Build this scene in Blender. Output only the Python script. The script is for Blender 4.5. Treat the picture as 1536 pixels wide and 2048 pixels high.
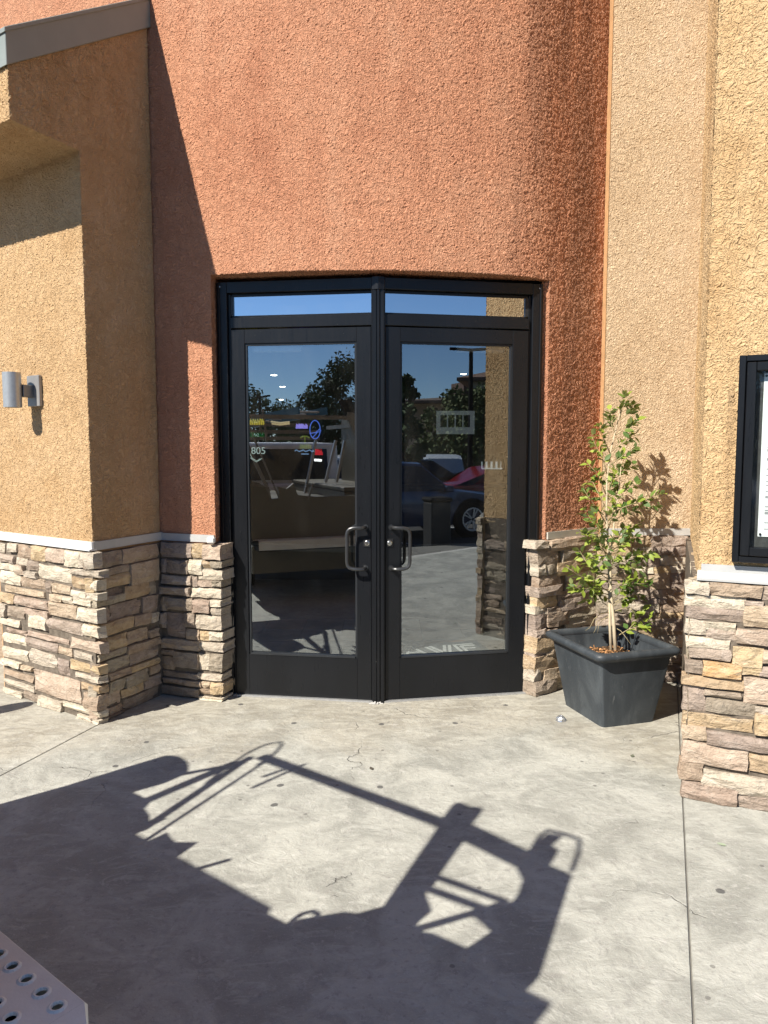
import bpy, bmesh, math, random
from mathutils import Vector, Matrix, noise as mnoise

for _o in list(bpy.data.objects):
    bpy.data.objects.remove(_o, do_unlink=True)
sc = bpy.context.scene
COL = sc.collection

# ------------------------------------------------------------------ camera, sky, sun, exposure
CAM_H = 1.66
cam_d = bpy.data.cameras.new('camera')
cam = bpy.data.objects.new('camera', cam_d)
COL.objects.link(cam)
cam.location = (0, 0, CAM_H)
cam.rotation_euler = (math.pi/2 - math.atan(129/1500), 0, 0)
cam_d.sensor_fit = 'VERTICAL'
cam_d.sensor_height = 36.0
cam_d.lens = 36.0*1500/2048
cam_d.clip_start = 0.05
cam_d.clip_end = 1200
sc.camera = cam

SUN_AZ = math.radians(46.5)      # direction the light travels, from +Y towards +X
SUN_EL = math.radians(42)
world = bpy.data.worlds.new("World")
sc.world = world
world.use_nodes = True
wn = world.node_tree
sky = wn.nodes.new('ShaderNodeTexSky')
sky.sky_type = 'NISHITA'
sky.sun_disc = False
sky.sun_elevation = SUN_EL
sky.sun_rotation = SUN_AZ + math.pi
sky.altitude = 2000
sky.air_density = 1.0
sky.dust_density = 0.0
sky.ozone_density = 6.0
wn.links.new(sky.outputs[0], wn.nodes['Background'].inputs[0])
wn.nodes['Background'].inputs[1].default_value = 0.072

sun_d = bpy.data.lights.new('sun', 'SUN')
sun_d.energy = 5.0
sun_d.angle = math.radians(0.53)
sun_d.color = (1.0, 0.93, 0.82)
sun = bpy.data.objects.new('sun', sun_d)
COL.objects.link(sun)
SUN_DIR = Vector((math.sin(SUN_AZ)*math.cos(SUN_EL), math.cos(SUN_AZ)*math.cos(SUN_EL), -math.sin(SUN_EL)))
sun.rotation_euler = SUN_DIR.to_track_quat('-Z', 'Y').to_euler()
sun.location = (-20, -20, 30)

sc.view_settings.view_transform = 'Standard'
sc.view_settings.look = 'None'
sc.view_settings.gamma = 1
sc.view_settings.use_curve_mapping = False
sc.view_settings.exposure = 0.92
sc.render.engine = 'CYCLES'
sc.cycles.use_denoising = True
sc.cycles.max_bounces = 8
sc.cycles.diffuse_bounces = 4
sc.cycles.glossy_bounces = 4
sc.cycles.transparent_max_bounces = 12
sc.cycles.caustics_reflective = False
sc.cycles.caustics_refractive = False

# ------------------------------------------------------------------ helpers
RNG = random.Random(7)


class MB:
    """collects vertices and faces; build() links them as one mesh object"""
    def __init__(self):
        self.v = []
        self.f = []
        self.m = []

    def add(self, vs, fs, mi=0):
        o = len(self.v)
        self.v += [tuple(p) for p in vs]
        self.f += [tuple(i+o for i in f) for f in fs]
        self.m += [mi]*len(fs)

    def hexa(self, c, mi=0):
        """eight corners: bottom four then top four"""
        self.add(c, [(0, 3, 2, 1), (4, 5, 6, 7), (0, 1, 5, 4), (1, 2, 6, 5), (2, 3, 7, 6), (3, 0, 4, 7)], mi)

    def box(self, x0, x1, y0, y1, z0, z1, fr=None, mi=0):
        c = [(x0, y0, z0), (x1, y0, z0), (x1, y1, z0), (x0, y1, z0), (x0, y0, z1), (x1, y0, z1), (x1, y1, z1), (x0, y1, z1)]
        if fr:
            c = [fr(*p) for p in c]
        self.hexa(c, mi)

    def prism(self, pts, fn, d0, d1, mi=0):
        """2D polygon pts carried to 3D by fn(a, b, depth)"""
        n = len(pts)
        vs = [fn(a, b, d0) for a, b in pts] + [fn(a, b, d1) for a, b in pts]
        fs = [tuple(range(n))[::-1], tuple(range(n, 2*n))]
        fs += [(i, (i+1) % n, n+(i+1) % n, n+i) for i in range(n)]
        self.add(vs, fs, mi)

    def bar(self, p, q, w, h, up=(0, 0, 1), mi=0):
        p = Vector(p); q = Vector(q)
        d = (q-p).normalized()
        u = Vector(up)
        if abs(d.dot(u)) > .98:
            u = Vector((0, 1, 0))
        s = d.cross(u).normalized()*(w/2)
        t = s.cross(d).normalized()*(h/2)
        self.hexa([p-s-t, p+s-t, p+s+t, p-s+t, q-s-t, q+s-t, q+s+t, q-s+t], mi)

    def tube(self, pts, r, seg=8, mi=0, cap=True):
        pts = [Vector(p) for p in pts]
        rs = r if isinstance(r, (list, tuple)) else [r]*len(pts)
        rings = []
        prev = None
        for i, p in enumerate(pts):
            if i == 0:
                d = pts[1]-p
            elif i == len(pts)-1:
                d = p-pts[i-1]
            else:
                d = (pts[i+1]-p).normalized()+(p-pts[i-1]).normalized()
            d = d.normalized()
            if prev is None:
                u = d.orthogonal().normalized()
            else:
                u = (prev-d*prev.dot(d))
                u = u.normalized() if u.length > 1e-6 else d.orthogonal().normalized()
            prev = u
            w = d.cross(u)
            rings.append([p+(u*math.cos(2*math.pi*k/seg)+w*math.sin(2*math.pi*k/seg))*rs[i] for k in range(seg)])
        vs = [q for rg in rings for q in rg]
        fs = []
        for i in range(len(pts)-1):
            for k in range(seg):
                a = i*seg+k; b = i*seg+(k+1) % seg
                fs.append((a, b, b+seg, a+seg))
        if cap:
            fs.append(tuple(range(seg))[::-1])
            fs.append(tuple(range((len(pts)-1)*seg, len(pts)*seg)))
        self.add(vs, fs, mi)

    def lathe(self, prof, fr, seg=24, mi=0, close=False):
        """profile (radius, height) turned round the frame's z axis"""
        n = len(prof)
        vs = []
        for k in range(seg):
            a = 2*math.pi*k/seg
            vs += [fr(r*math.cos(a), r*math.sin(a), z) for r, z in prof]
        fs = []
        for k in range(seg):
            o = k*n; o2 = ((k+1) % seg)*n
            for i in range(n-1):
                fs.append((o+i, o2+i, o2+i+1, o+i+1))
        if close:
            fs.append(tuple(k*n for k in range(seg))[::-1])
            fs.append(tuple(k*n+n-1 for k in range(seg)))
        self.add(vs, fs, mi)

    def build(self, name, mat, parent=None, smooth=False, bevel=0, fix=True, angle=None):
        me = bpy.data.meshes.new(name)
        me.from_pydata(self.v, [], self.f)
        mats = mat if isinstance(mat, (list, tuple)) else [mat]
        for m in mats:
            me.materials.append(m)
        me.polygons.foreach_set('material_index', self.m)
        if fix or bevel:
            bm = bmesh.new(); bm.from_mesh(me)
            if fix:
                bmesh.ops.recalc_face_normals(bm, faces=bm.faces)
            if bevel:
                es = [e for e in bm.edges if len(e.link_faces) == 2 and e.calc_face_angle(0) > .5]
                bmesh.ops.bevel(bm, geom=es, offset=bevel, segments=1, profile=.5, affect='EDGES', clamp_overlap=True)
            bm.to_mesh(me); bm.free()
        if smooth:
            me.polygons.foreach_set('use_smooth', [True]*len(me.polygons))
            if angle:
                me.set_sharp_from_angle(angle=angle)
        me.update()
        return link(name, me, parent)


def link(name, me, parent=None):
    o = bpy.data.objects.new(name, me)
    COL.objects.link(o)
    if parent is not None:
        o.parent = parent
        w = wloc(parent)
        o.location = -w           # meshes are written in world coordinates
    return o


def wloc(o):
    w = Vector(o.location)
    while o.parent:
        o = o.parent
        w = w + Vector(o.location)
    return w


def thing(name, label, cat, loc=(0, 0, 0), group=None):
    o = bpy.data.objects.new(name, None)
    COL.objects.link(o)
    o.empty_display_size = .1
    o.location = loc
    o['label'] = label
    o['category'] = cat
    if group:
        o['group'] = group
    return o


def tag(o, label=None, cat=None, group=None, kind=None):
    if label: o['label'] = label
    if cat: o['category'] = cat
    if group: o['group'] = group
    if kind: o['kind'] = kind
    return o


def copy_tree(o, parent=None):
    c = o.copy()
    COL.objects.link(c)
    c.parent = parent
    for ch in list(o.children):
        copy_tree(ch, c)
    return c


# ------------------------------------------------------------------ materials
class NT:
    def __init__(self, name):
        self.mat = bpy.data.materials.new(name)
        self.mat.use_nodes = True
        self.t = self.mat.node_tree
        self.b = self.t.nodes['Principled BSDF']
        self.out = self.t.nodes['Material Output']
        self._co = None

    def n(self, kind, **kw):
        nd = self.t.nodes.new('ShaderNode'+kind)
        for k, v in kw.items():
            if k in ('op', 'operation'):
                nd.operation = v
            elif hasattr(nd, k) and not k[0].isupper():
                setattr(nd, k, v)
        return nd

    def co(self):
        if self._co is None:
            self._co = self.n('TexCoord').outputs['Object']
        return self._co

    def set(self, sock, val):
        if hasattr(val, 'is_output') or isinstance(val, bpy.types.NodeSocket):
            self.t.links.new(val, sock)
        else:
            sock.default_value = val

    def mapping(self, scale, rot=(0, 0, 0), loc=(0, 0, 0), src=None):
        m = self.n('Mapping')
        self.set(m.inputs['Vector'], src or self.co())
        m.inputs['Scale'].default_value = scale
        m.inputs['Rotation'].default_value = rot
        m.inputs['Location'].default_value = loc
        return m.outputs[0]

    def noise(self, scale, detail=3, rough=.5, dist=0, vec=None):
        nd = self.n('TexNoise')
        self.set(nd.inputs['Vector'], vec or self.co())
        nd.inputs['Scale'].default_value = scale
        nd.inputs['Detail'].default_value = detail
        nd.inputs['Roughness'].default_value = rough
        nd.inputs['Distortion'].default_value = dist
        return nd.outputs['Fac']

    def voro(self, scale, feature='F1', vec=None, rnd=1.0):
        nd = self.n('TexVoronoi')
        nd.feature = feature
        self.set(nd.inputs['Vector'], vec or self.co())
        nd.inputs['Scale'].default_value = scale
        nd.inputs['Randomness'].default_value = rnd
        return nd

    def math(self, op, a, b=None, c=None, clamp=False):
        nd = self.n('Math')
        nd.operation = op
        nd.use_clamp = clamp
        self.set(nd.inputs[0], a)
        if b is not None: self.set(nd.inputs[1], b)
        if c is not None: self.set(nd.inputs[2], c)
        return nd.outputs[0]

    def ramp(self, fac, lo, hi, a=0.0, b=1.0):
        nd = self.n('MapRange')
        nd.interpolation_type = 'SMOOTHSTEP'
        self.set(nd.inputs[0], fac)
        nd.inputs[1].default_value = lo
        nd.inputs[2].default_value = hi
        nd.inputs[3].default_value = a
        nd.inputs[4].default_value = b
        return nd.outputs[0]

    def mix(self, fac, a, b, blend='MIX'):
        nd = self.n('Mix')
        nd.data_type = 'RGBA'
        nd.blend_type = blend
        nd.clamp_factor = True
        self.set(nd.inputs[0], fac)
        self.set(nd.inputs[6], a if not isinstance(a, tuple) else (*a, 1) if len(a) == 3 else a)
        self.set(nd.inputs[7], b if not isinstance(b, tuple) else (*b, 1) if len(b) == 3 else b)
        return nd.outputs[2]

    def bump(self, h, dist=.01, strength=1.0, normal=None):
        nd = self.n('Bump')
        nd.inputs['Strength'].default_value = strength
        nd.inputs['Distance'].default_value = dist
        self.set(nd.inputs['Height'], h)
        if normal is not None:
            self.set(nd.inputs['Normal'], normal)
        return nd.outputs[0]

    def base(self, col=None, rough=None, metal=None, normal=None, spec=None):
        if col is not None:
            self.set(self.b.inputs['Base Color'], (*col, 1) if isinstance(col, tuple) else col)
        if rough is not None: self.set(self.b.inputs['Roughness'], rough)
        if metal is not None: self.set(self.b.inputs['Metallic'], metal)
        if normal is not None: self.set(self.b.inputs['Normal'], normal)
        if spec is not None: self.set(self.b.inputs['Specular IOR Level'], spec)
        return self.mat


def plain(name, col, rough=.5, metal=0.0, spec=.5, var=.12, vscale=6, bump=0, bscale=60):
    m = NT(name)
    f = m.noise(vscale, 4, .6)
    c = m.mix(m.ramp(f, .3, .7), tuple(x*(1-var) for x in col), tuple(min(1, x*(1+var)) for x in col))
    nrm = m.bump(m.noise(bscale, 3, .6), bump) if bump else None
    return m.base(c, rough, metal, nrm, spec)


def glow(name, col, strength):
    m = NT(name)
    m.b.inputs['Base Color'].default_value = (*[c*.3 for c in col], 1)
    m.b.inputs['Emission Color'].default_value = (*col, 1)
    m.b.inputs['Emission Strength'].default_value = strength
    return m.mat


def stucco(name, c_dark, c_mid, c_light, scale=27, dist=.006, streak=0.0, stain=None):
    """lace / skip-trowel stucco: raised flats broken by worm-like crevices"""
    m = NT(name)
    warp = m.n('VectorMath'); warp.operation = 'ADD'
    wn_ = m.n('TexNoise'); m.set(wn_.inputs['Vector'], m.co()); wn_.inputs['Scale'].default_value = scale*.6
    wn_.inputs['Detail'].default_value = 2
    sc_ = m.n('VectorMath'); sc_.operation = 'SCALE'
    m.set(sc_.inputs[0], wn_.outputs['Color']); sc_.inputs['Scale'].default_value = .045
    m.set(warp.inputs[0], m.co()); m.set(warp.inputs[1], sc_.outputs[0])
    n1 = m.noise(scale, 2.5, .55, 1.2, warp.outputs[0])
    n2 = m.noise(scale*1.9, 2, .5, .8, warp.outputs[0])
    fine = m.noise(scale*7, 2, .6)
    worm = m.ramp(m.math('ABSOLUTE', m.math('SUBTRACT', n1, .5)), 0, .135)
    worm2 = m.ramp(m.math('ABSOLUTE', m.math('SUBTRACT', n2, .52)), 0, .12)
    h = m.math('ADD', m.math('MULTIPLY', worm, .55), m.math('MULTIPLY', worm2, .3))
    h = m.math('ADD', h, m.math('MULTIPLY', n1, .5))
    h = m.math('ADD', h, m.math('MULTIPLY', fine, .12))
    big = m.noise(1.1, 5, .62)
    mid = m.noise(5.5, 4, .6)
    pat = m.math('ADD', m.math('MULTIPLY', big, .62), m.math('MULTIPLY', mid, .38))
    if streak:
        st = m.noise(1, 4, .6, 0, m.mapping((5.5, 5.5, .35)))
        pat = m.math('ADD', m.math('MULTIPLY', pat, 1-streak), m.math('MULTIPLY', st, streak))
    col = m.mix(m.ramp(pat, .36, .52), c_dark, c_mid)
    col = m.mix(m.ramp(pat, .5, .68), col, c_light)
    if stain:
        xyz = m.n('SeparateXYZ'); m.set(xyz.inputs[0], m.co())
    if stain == 'shade_streaks':                 # brown weathering runs, with shade of the sun-grazed right side painted in
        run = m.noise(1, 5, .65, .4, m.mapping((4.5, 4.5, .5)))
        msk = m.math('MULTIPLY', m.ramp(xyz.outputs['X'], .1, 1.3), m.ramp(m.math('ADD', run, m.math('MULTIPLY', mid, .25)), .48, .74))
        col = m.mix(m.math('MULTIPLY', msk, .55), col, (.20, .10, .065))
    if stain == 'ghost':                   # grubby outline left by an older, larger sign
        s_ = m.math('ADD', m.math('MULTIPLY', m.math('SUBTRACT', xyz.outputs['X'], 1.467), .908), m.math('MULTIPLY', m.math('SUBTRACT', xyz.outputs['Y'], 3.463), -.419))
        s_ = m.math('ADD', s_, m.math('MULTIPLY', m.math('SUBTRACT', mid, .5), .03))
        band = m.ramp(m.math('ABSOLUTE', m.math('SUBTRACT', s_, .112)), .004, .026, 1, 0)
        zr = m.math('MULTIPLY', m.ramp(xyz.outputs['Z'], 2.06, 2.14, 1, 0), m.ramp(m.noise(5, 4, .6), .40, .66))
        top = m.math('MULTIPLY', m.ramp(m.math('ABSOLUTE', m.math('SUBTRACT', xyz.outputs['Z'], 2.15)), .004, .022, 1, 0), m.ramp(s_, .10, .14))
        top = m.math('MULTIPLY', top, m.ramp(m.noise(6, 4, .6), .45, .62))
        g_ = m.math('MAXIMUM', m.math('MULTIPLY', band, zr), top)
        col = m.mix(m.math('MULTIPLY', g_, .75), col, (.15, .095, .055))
    crev = m.math('MULTIPLY', m.math('SUBTRACT', 1.0, worm), .10)
    col = m.mix(crev, col, tuple(x*.5 for x in c_dark))
    dp = m.n('Displacement')
    m.set(dp.inputs['Height'], h); dp.inputs['Midlevel'].default_value = .75; dp.inputs['Scale'].default_value = dist
    m.t.links.new(dp.outputs[0], m.out.inputs['Displacement'])
    m.mat.displacement_method = 'BOTH'
    return m.base(col, .93, 0, None, .15)


M_RED = stucco('red stucco', (.415, .188, .110), (.485, .24, .144), (.54, .297, .187), 30, .0088, .3, stain='shade_streaks')
M_OCHRE = stucco('ochre stucco', (.42, .272, .140), (.48, .328, .183), (.53, .38, .236), 29, .0085, .1)
M_TAN = stucco('tan stucco', (.43, .318, .202), (.49, .376, .25), (.545, .437, .315), 28, .0075, .2)
M_PIER = stucco('amber stucco', (.44, .288, .147), (.515, .363, .20), (.56, .415, .26), 25, .0088, .15, stain='ghost')
M_EDGE = plain('smooth stucco edge', (.50, .30, .15), .9, 0, .15, .12, 20, .0015, 90)
M_EDGE2 = plain('smooth red reveal', (.50, .17, .085), .9, 0, .15, .12, 20, .002, 90)


def concrete():
    m = NT('stamped concrete')
    geo = m.n('Separate XYZ') if False else m.n('SeparateXYZ')
    m.set(geo.inputs[0], m.co())
    big = m.noise(.8, 6, .62, .6)
    mid = m.noise(3.2, 6, .65, .9)
    smear = m.noise(1, 8, .72, 1.6, m.mapping((5, 11, 1), (0, 0, .35)))
    fine = m.noise(38, 4, .65)
    grit = m.noise(160, 2, .6)
    col = m.mix(m.ramp(mid, .32, .68), (.26, .262, .236), (.412, .414, .372))
    col = m.mix(m.ramp(smear, .5, .68, 0, .6), col, (.455, .46, .42))
    # tan release colour that stays near the walls
    near = m.ramp(geo.outputs['Y'], 2.9, 4.9)
    tanf = m.math('MULTIPLY', m.ramp(m.math('ADD', m.math('MULTIPLY', big, .7), m.math('MULTIPLY', near, .34)), .48, .68), .55)
    col = m.mix(tanf, col, m.mix(m.ramp(smear, .35, .65), (.235, .20, .15), (.42, .39, .315)))
    col = m.mix(m.ramp(m.noise(14, 5, .7, .8), .5, .72, 0, .5), col, (.24, .232, .215))
    col = m.mix(m.ramp(fine, .54, .72, 0, .5), col, (.19, .185, .175))
    col = m.mix(m.ramp(m.noise(21, 4, .7, 1), .56, .74, 0, .45), col, (.52, .505, .475))
    col = m.mix(m.ramp(grit, .57, .72, 0, .32), col, (.55, .53, .5))
    # trodden gum and oil specks
    v = m.voro(2.3); v.voronoi_dimensions = '2D'
    dsh = m.math('ADD', v.outputs['Distance'], m.math('MULTIPLY', m.noise(30, 3), .042))
    rr = m.n('SeparateColor'); m.set(rr.inputs[0], v.outputs['Color'])
    spot = m.math('MULTIPLY', m.ramp(dsh, .052, .066, 1, 0), m.ramp(rr.outputs[0], .70, .72))
    v2 = m.voro(7.0); v2.voronoi_dimensions = '2D'
    r2 = m.n('SeparateColor'); m.set(r2.inputs[0], v2.outputs['Color'])
    spot2 = m.math('MULTIPLY', m.ramp(m.math('ADD', v2.outputs['Distance'], m.math('MULTIPLY', m.noise(60, 2), .05)), .075, .095, 1, 0), m.ramp(r2.outputs[1], .9, .92))
    col = m.mix(m.math('MULTIPLY', spot, .85), col, (.075, .075, .075))
    col = m.mix(m.math('MULTIPLY', spot2, .6), col, (.1, .095, .09))
    # hairline cracks
    wv = m.n('VectorMath'); wv.operation = 'ADD'
    nn = m.n('TexNoise'); m.set(nn.inputs['Vector'], m.co()); nn.inputs['Scale'].default_value = 3.5; nn.inputs['Detail'].default_value = 5
    sv = m.n('VectorMath'); sv.operation = 'SCALE'; m.set(sv.inputs[0], nn.outputs['Color']); sv.inputs['Scale'].default_value = .35
    m.set(wv.inputs[0], m.co()); m.set(wv.inputs[1], sv.outputs[0])
    ce = m.voro(.62, 'DISTANCE_TO_EDGE', wv.outputs[0])
    crack = m.math('MULTIPLY', m.ramp(ce.outputs['Distance'], .0006, .0028, 1, 0), m.ramp(m.noise(1.7, 3), .52, .60))
    col = m.mix(m.math('MULTIPLY', crack, .55), col, (.12, .115, .105))
    h = m.math('ADD', m.math('MULTIPLY', smear, .5), m.math('MULTIPLY', fine, .22))
    h = m.math('ADD', h, m.math('MULTIPLY', m.noise(11, 5, .65, 1.5), .6))
    h = m.math('ADD', h, m.math('MULTIPLY', grit, .05))
    h = m.math('SUBTRACT', h, m.math('MULTIPLY', crack, .5))
    return m.base(col, m.ramp(mid, .3, .7, .62, .85), 0, m.bump(h, .012, .8), .3)


M_CONC = concrete()


def stone_mat(name, a, b, c):
    m = NT(name)
    oi = m.n('ObjectInfo')
    lay = m.noise(1, 5, .65, .8, m.mapping((9, 9, 34)))
    blot = m.noise(13, 5, .65, .6)
    fine = m.noise(90, 3, .65)
    col = m.mix(m.ramp(blot, .32, .68), a, b)
    col = m.mix(m.ramp(lay, .52, .74, 0, .8), col, c)
    dk = m.ramp(m.noise(26, 5, .72, .8), .53, .70, 0, .55)
    col = m.mix(dk, col, tuple(x*.45 for x in a))
    br = m.math('ADD', m.math('MULTIPLY', oi.outputs['Random'], .34), .84)
    hsv = m.n('HueSaturation')
    m.set(hsv.inputs['Color'], col); m.set(hsv.inputs['Value'], br)
    m.set(hsv.inputs['Hue'], m.math('ADD', m.math('MULTIPLY', oi.outputs['Random'], .012), .494))
    h = m.math('ADD', m.math('MULTIPLY', lay, .6), m.math('MULTIPLY', m.noise(24, 5, .7, .8), .7))
    h = m.math('ADD', h, m.math('MULTIPLY', fine, .15))
    return m.base(hsv.outputs[0], .9, 0, m.bump(h, .024), .2)


STONE = {
    't': stone_mat('tan ledge stone', (0.345, 0.26, 0.185), (0.435, 0.345, 0.255), (0.5, 0.42, 0.33)),
    'g': stone_mat('golden ledge stone', (0.41, 0.3, 0.18), (0.485, 0.375, 0.245), (0.54, 0.445, 0.33)),
    'c': stone_mat('cream ledge stone', (0.45, 0.385, 0.3), (0.53, 0.465, 0.37), (0.59, 0.53, 0.45)),
    'p': stone_mat('pinkish ledge stone', (0.37, 0.28, 0.215), (0.45, 0.36, 0.285), (0.52, 0.44, 0.36)),
    'm': stone_mat('mauve ledge stone', (0.285, 0.225, 0.18), (0.37, 0.3, 0.25), (0.455, 0.39, 0.33)),
    'd': stone_mat('dark brown ledge stone', (0.24, 0.188, 0.145), (0.32, 0.26, 0.205), (0.4, 0.34, 0.275)),
    'n': stone_mat('greenish grey ledge stone', (0.29, 0.245, 0.185), (0.365, 0.315, 0.245), (0.44, 0.39, 0.315)),
    'o': stone_mat('rust orange ledge stone', (0.43, 0.26, 0.13), (0.5, 0.355, 0.215), (0.54, 0.44, 0.315)),
}
M_MORTAR = plain('dark mortar', (.14, .118, .095), .95, 0, .1, .25, 25, .006, 60)
M_MORTAR_L = plain('pale mortar', (.42, .36, .27), .95, 0, .1, .2, 25, .01, 45)
M_TRIM = plain('galvanized flashing', (.42, .425, .42), .5, .1, .5, .06, 9)
M_TRIM_W = plain('white flashing', (.58, .585, .58), .5, 0, .5, .06, 9)
M_COPING = plain('grey coping metal', (.215, .24, .225), .45, .0, .5, .05, 4)


def dark_frame(name, col, rough):
    m = NT(name)
    f = m.noise(1, 5, .6, .3, m.mapping((4, 4, 1.2)))
    sc1 = m.noise(1, 4, .7, 0, m.mapping((60, 60, 6)))
    c = m.mix(m.ramp(f, .35, .7), col, tuple(x*1.3 for x in col))
    dust = m.ramp(m.noise(55, 4, .7), .68, .78, 0, .22)
    c = m.mix(dust, c, (.07, .07, .07))
    chip = m.ramp(m.noise(70, 3, .75), .735, .76, 0, .8)
    c = m.mix(chip, c, (.22, .22, .21))
    return m.base(c, m.ramp(sc1, .3, .7, rough-.03, rough+.04), 0, None, .3)


M_FRAME = dark_frame('dark anodized aluminium', (.0065, .0073, .009), .3)
M_FRAME2 = dark_frame('dark anodized stop', (.02, .022, .025), .3)
M_GASKET = plain('black gasket', (.008, .008, .009), .6)
M_STEEL = plain('brushed handle steel', (.07, .072, .075), .36, .75, .5, .08, 40)
M_CHROME = plain('lock cylinder metal', (.55, .55, .53), .22, .95)
M_ALU = plain('mill aluminium', (.46, .465, .47), .4, .6, .5, .08, 30)
M_WHITEP = plain('white caulk', (.7, .68, .64), .8, 0, .3, .12, 60)


def glass(name, refl, tint):
    """front face of a tinted pane: a mirror share over a see-through share"""
    m = NT(name)
    t = m.t
    t.nodes.remove(m.b)
    lw = m.n('LayerWeight'); lw.inputs['Blend'].default_value = .5
    r0 = ((refl-1)/(refl+1))**2
    fr = m.math('ADD', m.math('MULTIPLY', m.math('POWER', lw.outputs['Facing'], 5.0), 1-r0), r0)
    gl = t.nodes.new('ShaderNodeBsdfGlossy'); gl.inputs['Roughness'].default_value = 0.0
    gl.inputs['Color'].default_value = (.88, .95, 1, 1)
    tr = t.nodes.new('ShaderNodeBsdfTransparent'); tr.inputs['Color'].default_value = (*tint, 1)
    mx = t.nodes.new('ShaderNodeMixShader')
    t.links.new(fr, mx.inputs[0]); t.links.new(tr.outputs[0], mx.inputs[1]); t.links.new(gl.outputs[0], mx.inputs[2])
    # a thin, uneven film of dust and wipe marks on the glass
    du = t.nodes.new('ShaderNodeBsdfDiffuse'); du.inputs['Color'].default_value = (.55, .54, .5, 1)
    wipe = m.noise(1, 4, .6, .8, m.mapping((3, 3, 1.1), (0, .5, 0)))
    mx2 = t.nodes.new('ShaderNodeMixShader')
    t.links.new(m.ramp(wipe, .45, .8, .003, .022), mx2.inputs[0])
    t.links.new(mx.outputs[0], mx2.inputs[1]); t.links.new(du.outputs[0], mx2.inputs[2])
    t.links.new(mx2.outputs[0], m.out.inputs[0])
    return m.mat


def clear_back():
    m = NT('inner glass face')
    t = m.t
    t.nodes.remove(m.b)
    tr = t.nodes.new('ShaderNodeBsdfTransparent'); tr.inputs['Color'].default_value = (.93, .95, .94, 1)
    t.links.new(tr.outputs[0], m.out.inputs[0])
    return m.mat


M_GLASS = glass('tinted door glass', 3.35, (.60, .62, .62))
M_GLASS_T = glass('transom glass', 9.0, (.42, .43, .42))
M_GLASS_C = glass('case glass', 1.5, (.93, .95, .95))
M_GLASS_B = clear_back()

# ------------------------------------------------------------------ ground
import numpy as np
R0 = 3.4
CX, CY = -.15, 8.10            # axis of the bowed entrance wall


# the bow is a circle to just short of the right jamb, then turns away more quickly to the alcove
_px = np.linspace(-3.4, 1.8, 2601)
_ps = np.arcsin(np.clip((_px-CX)/R0, -.999, .999))
_k = np.clip((_px-.72)/.42, 0, 1); _k = _k*_k*(3-2*_k)
_ps = _ps*(1-_k)+math.radians(37.5)*_k
_i0 = int(np.searchsorted(_px, 0))
_py = np.concatenate([[0], np.cumsum(np.tan((_ps[1:]+_ps[:-1])/2)*np.diff(_px))])
_py = _py-_py[_i0]+CY-math.sqrt(R0*R0-CX*CX)


def slope(th): return float(np.interp(CX+R0*math.sin(th), _px, _ps))


def arc(th, z, r=R0):
    x = CX+R0*math.sin(th)
    y = float(np.interp(x, _px, _py)); f = float(np.interp(x, _px, _ps))
    return Vector((x+math.sin(f)*(r-R0), y-math.cos(f)*(r-R0), z))


lot = MB()
lot.box(-260, 260, -300, 240, -.5, -.15)
mt = NT('asphalt')
mt.base(mt.mix(mt.ramp(mt.noise(1.3, 6, .65), .35, .65), (.045, .045, .046), (.075, .074, .072)), .9, 0, mt.bump(mt.noise(60, 3, .6), .01), .2)
tag(lot.build('parking_lot', mt.mat), kind='structure')

pav = bpy.data.objects.new('pavement', None)
COL.objects.link(pav)
pav['kind'] = 'structure'
# joints run from the pillar corner and the pier corner; the kerb edge cuts the apron off behind the camera
JL0, JLd = Vector((-1.72, 4.377)), Vector((-.228, -.702)).normalized()
JR0, JRd = Vector((1.419, 3.43)), Vector((-.523, -1.397)).normalized()
def kerb_y(x): return -1.16-(x-2.95)*.418 if x > -2 else .91
g_ = .0028


def jl(y, off):
    t = (y-JL0.y)/JLd.y
    return JL0.x+JLd.x*t+off


def jr(y, off):
    t = (y-JR0.y)/JRd.y
    return JR0.x+JRd.x*t+off


def kerb_hit(f):
    y = 0.0
    for _ in range(30):
        y = kerb_y(f(y))
    return y


def slab(pts):
    m = MB()
    n = len(pts)
    # top inset a touch so that the joint has an eased edge
    c = sum((Vector((p[0], p[1])) for p in pts), Vector((0, 0)))/n
    top = []
    for p in pts:
        v = Vector(p); d = (c-v).normalized()*.006
        top.append((v.x+d.x, v.y+d.y, 0.0))
    mid = [(p[0], p[1], -.006) for p in pts]
    bot = [(p[0], p[1], -.3) for p in pts]
    m.add(top+mid+bot, [tuple(range(n))]+[(i+n, (i+1) % n+n, (i+1) % n, i) for i in range(n)]+[(i+2*n, (i+1) % n+2*n, (i+1) % n+n, i+n) for i in range(n)])
    return m.build('concrete_slab', M_CONC, pav)


yL = kerb_hit(lambda y: jl(y, 0)); yR = kerb_hit(lambda y: jr(y, 0))
slab([(jl(yL, g_), yL), (jr(yR, -g_), yR), (jr(6.6, -g_), 6.6), (jl(6.6, g_), 6.6)])
slab([(-9, kerb_y(-9)), (jl(yL, -g_), yL), (jl(6.6, -g_), 6.6), (-9, 6.6)])
slab([(jr(yR, g_), yR), (7.2, kerb_y(7.2)), (7.2, 6.6), (jr(6.6, g_), 6.6)])
sub = MB(); sub.box(-9, 7.2, -2.2, 6.6, -.05, -.0075)
sub.build('joint_bed', plain('joint dirt', (.15, .145, .13), .95), pav)
kb = MB()
for a, b in ((-9, -2.05), (-2.05, 7.2)):
    p = Vector((a, kerb_y(a), 0)); q = Vector((b, kerb_y(b), 0)); off = Vector((0, -.075, -.08))
    kb.bar(p+off, q+off, .14, .15)
kb.build('kerb', plain('kerb concrete', (.47, .46, .43), .85, 0, .2, .12, 8), pav, bevel=.012)
st = MB()
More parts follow.
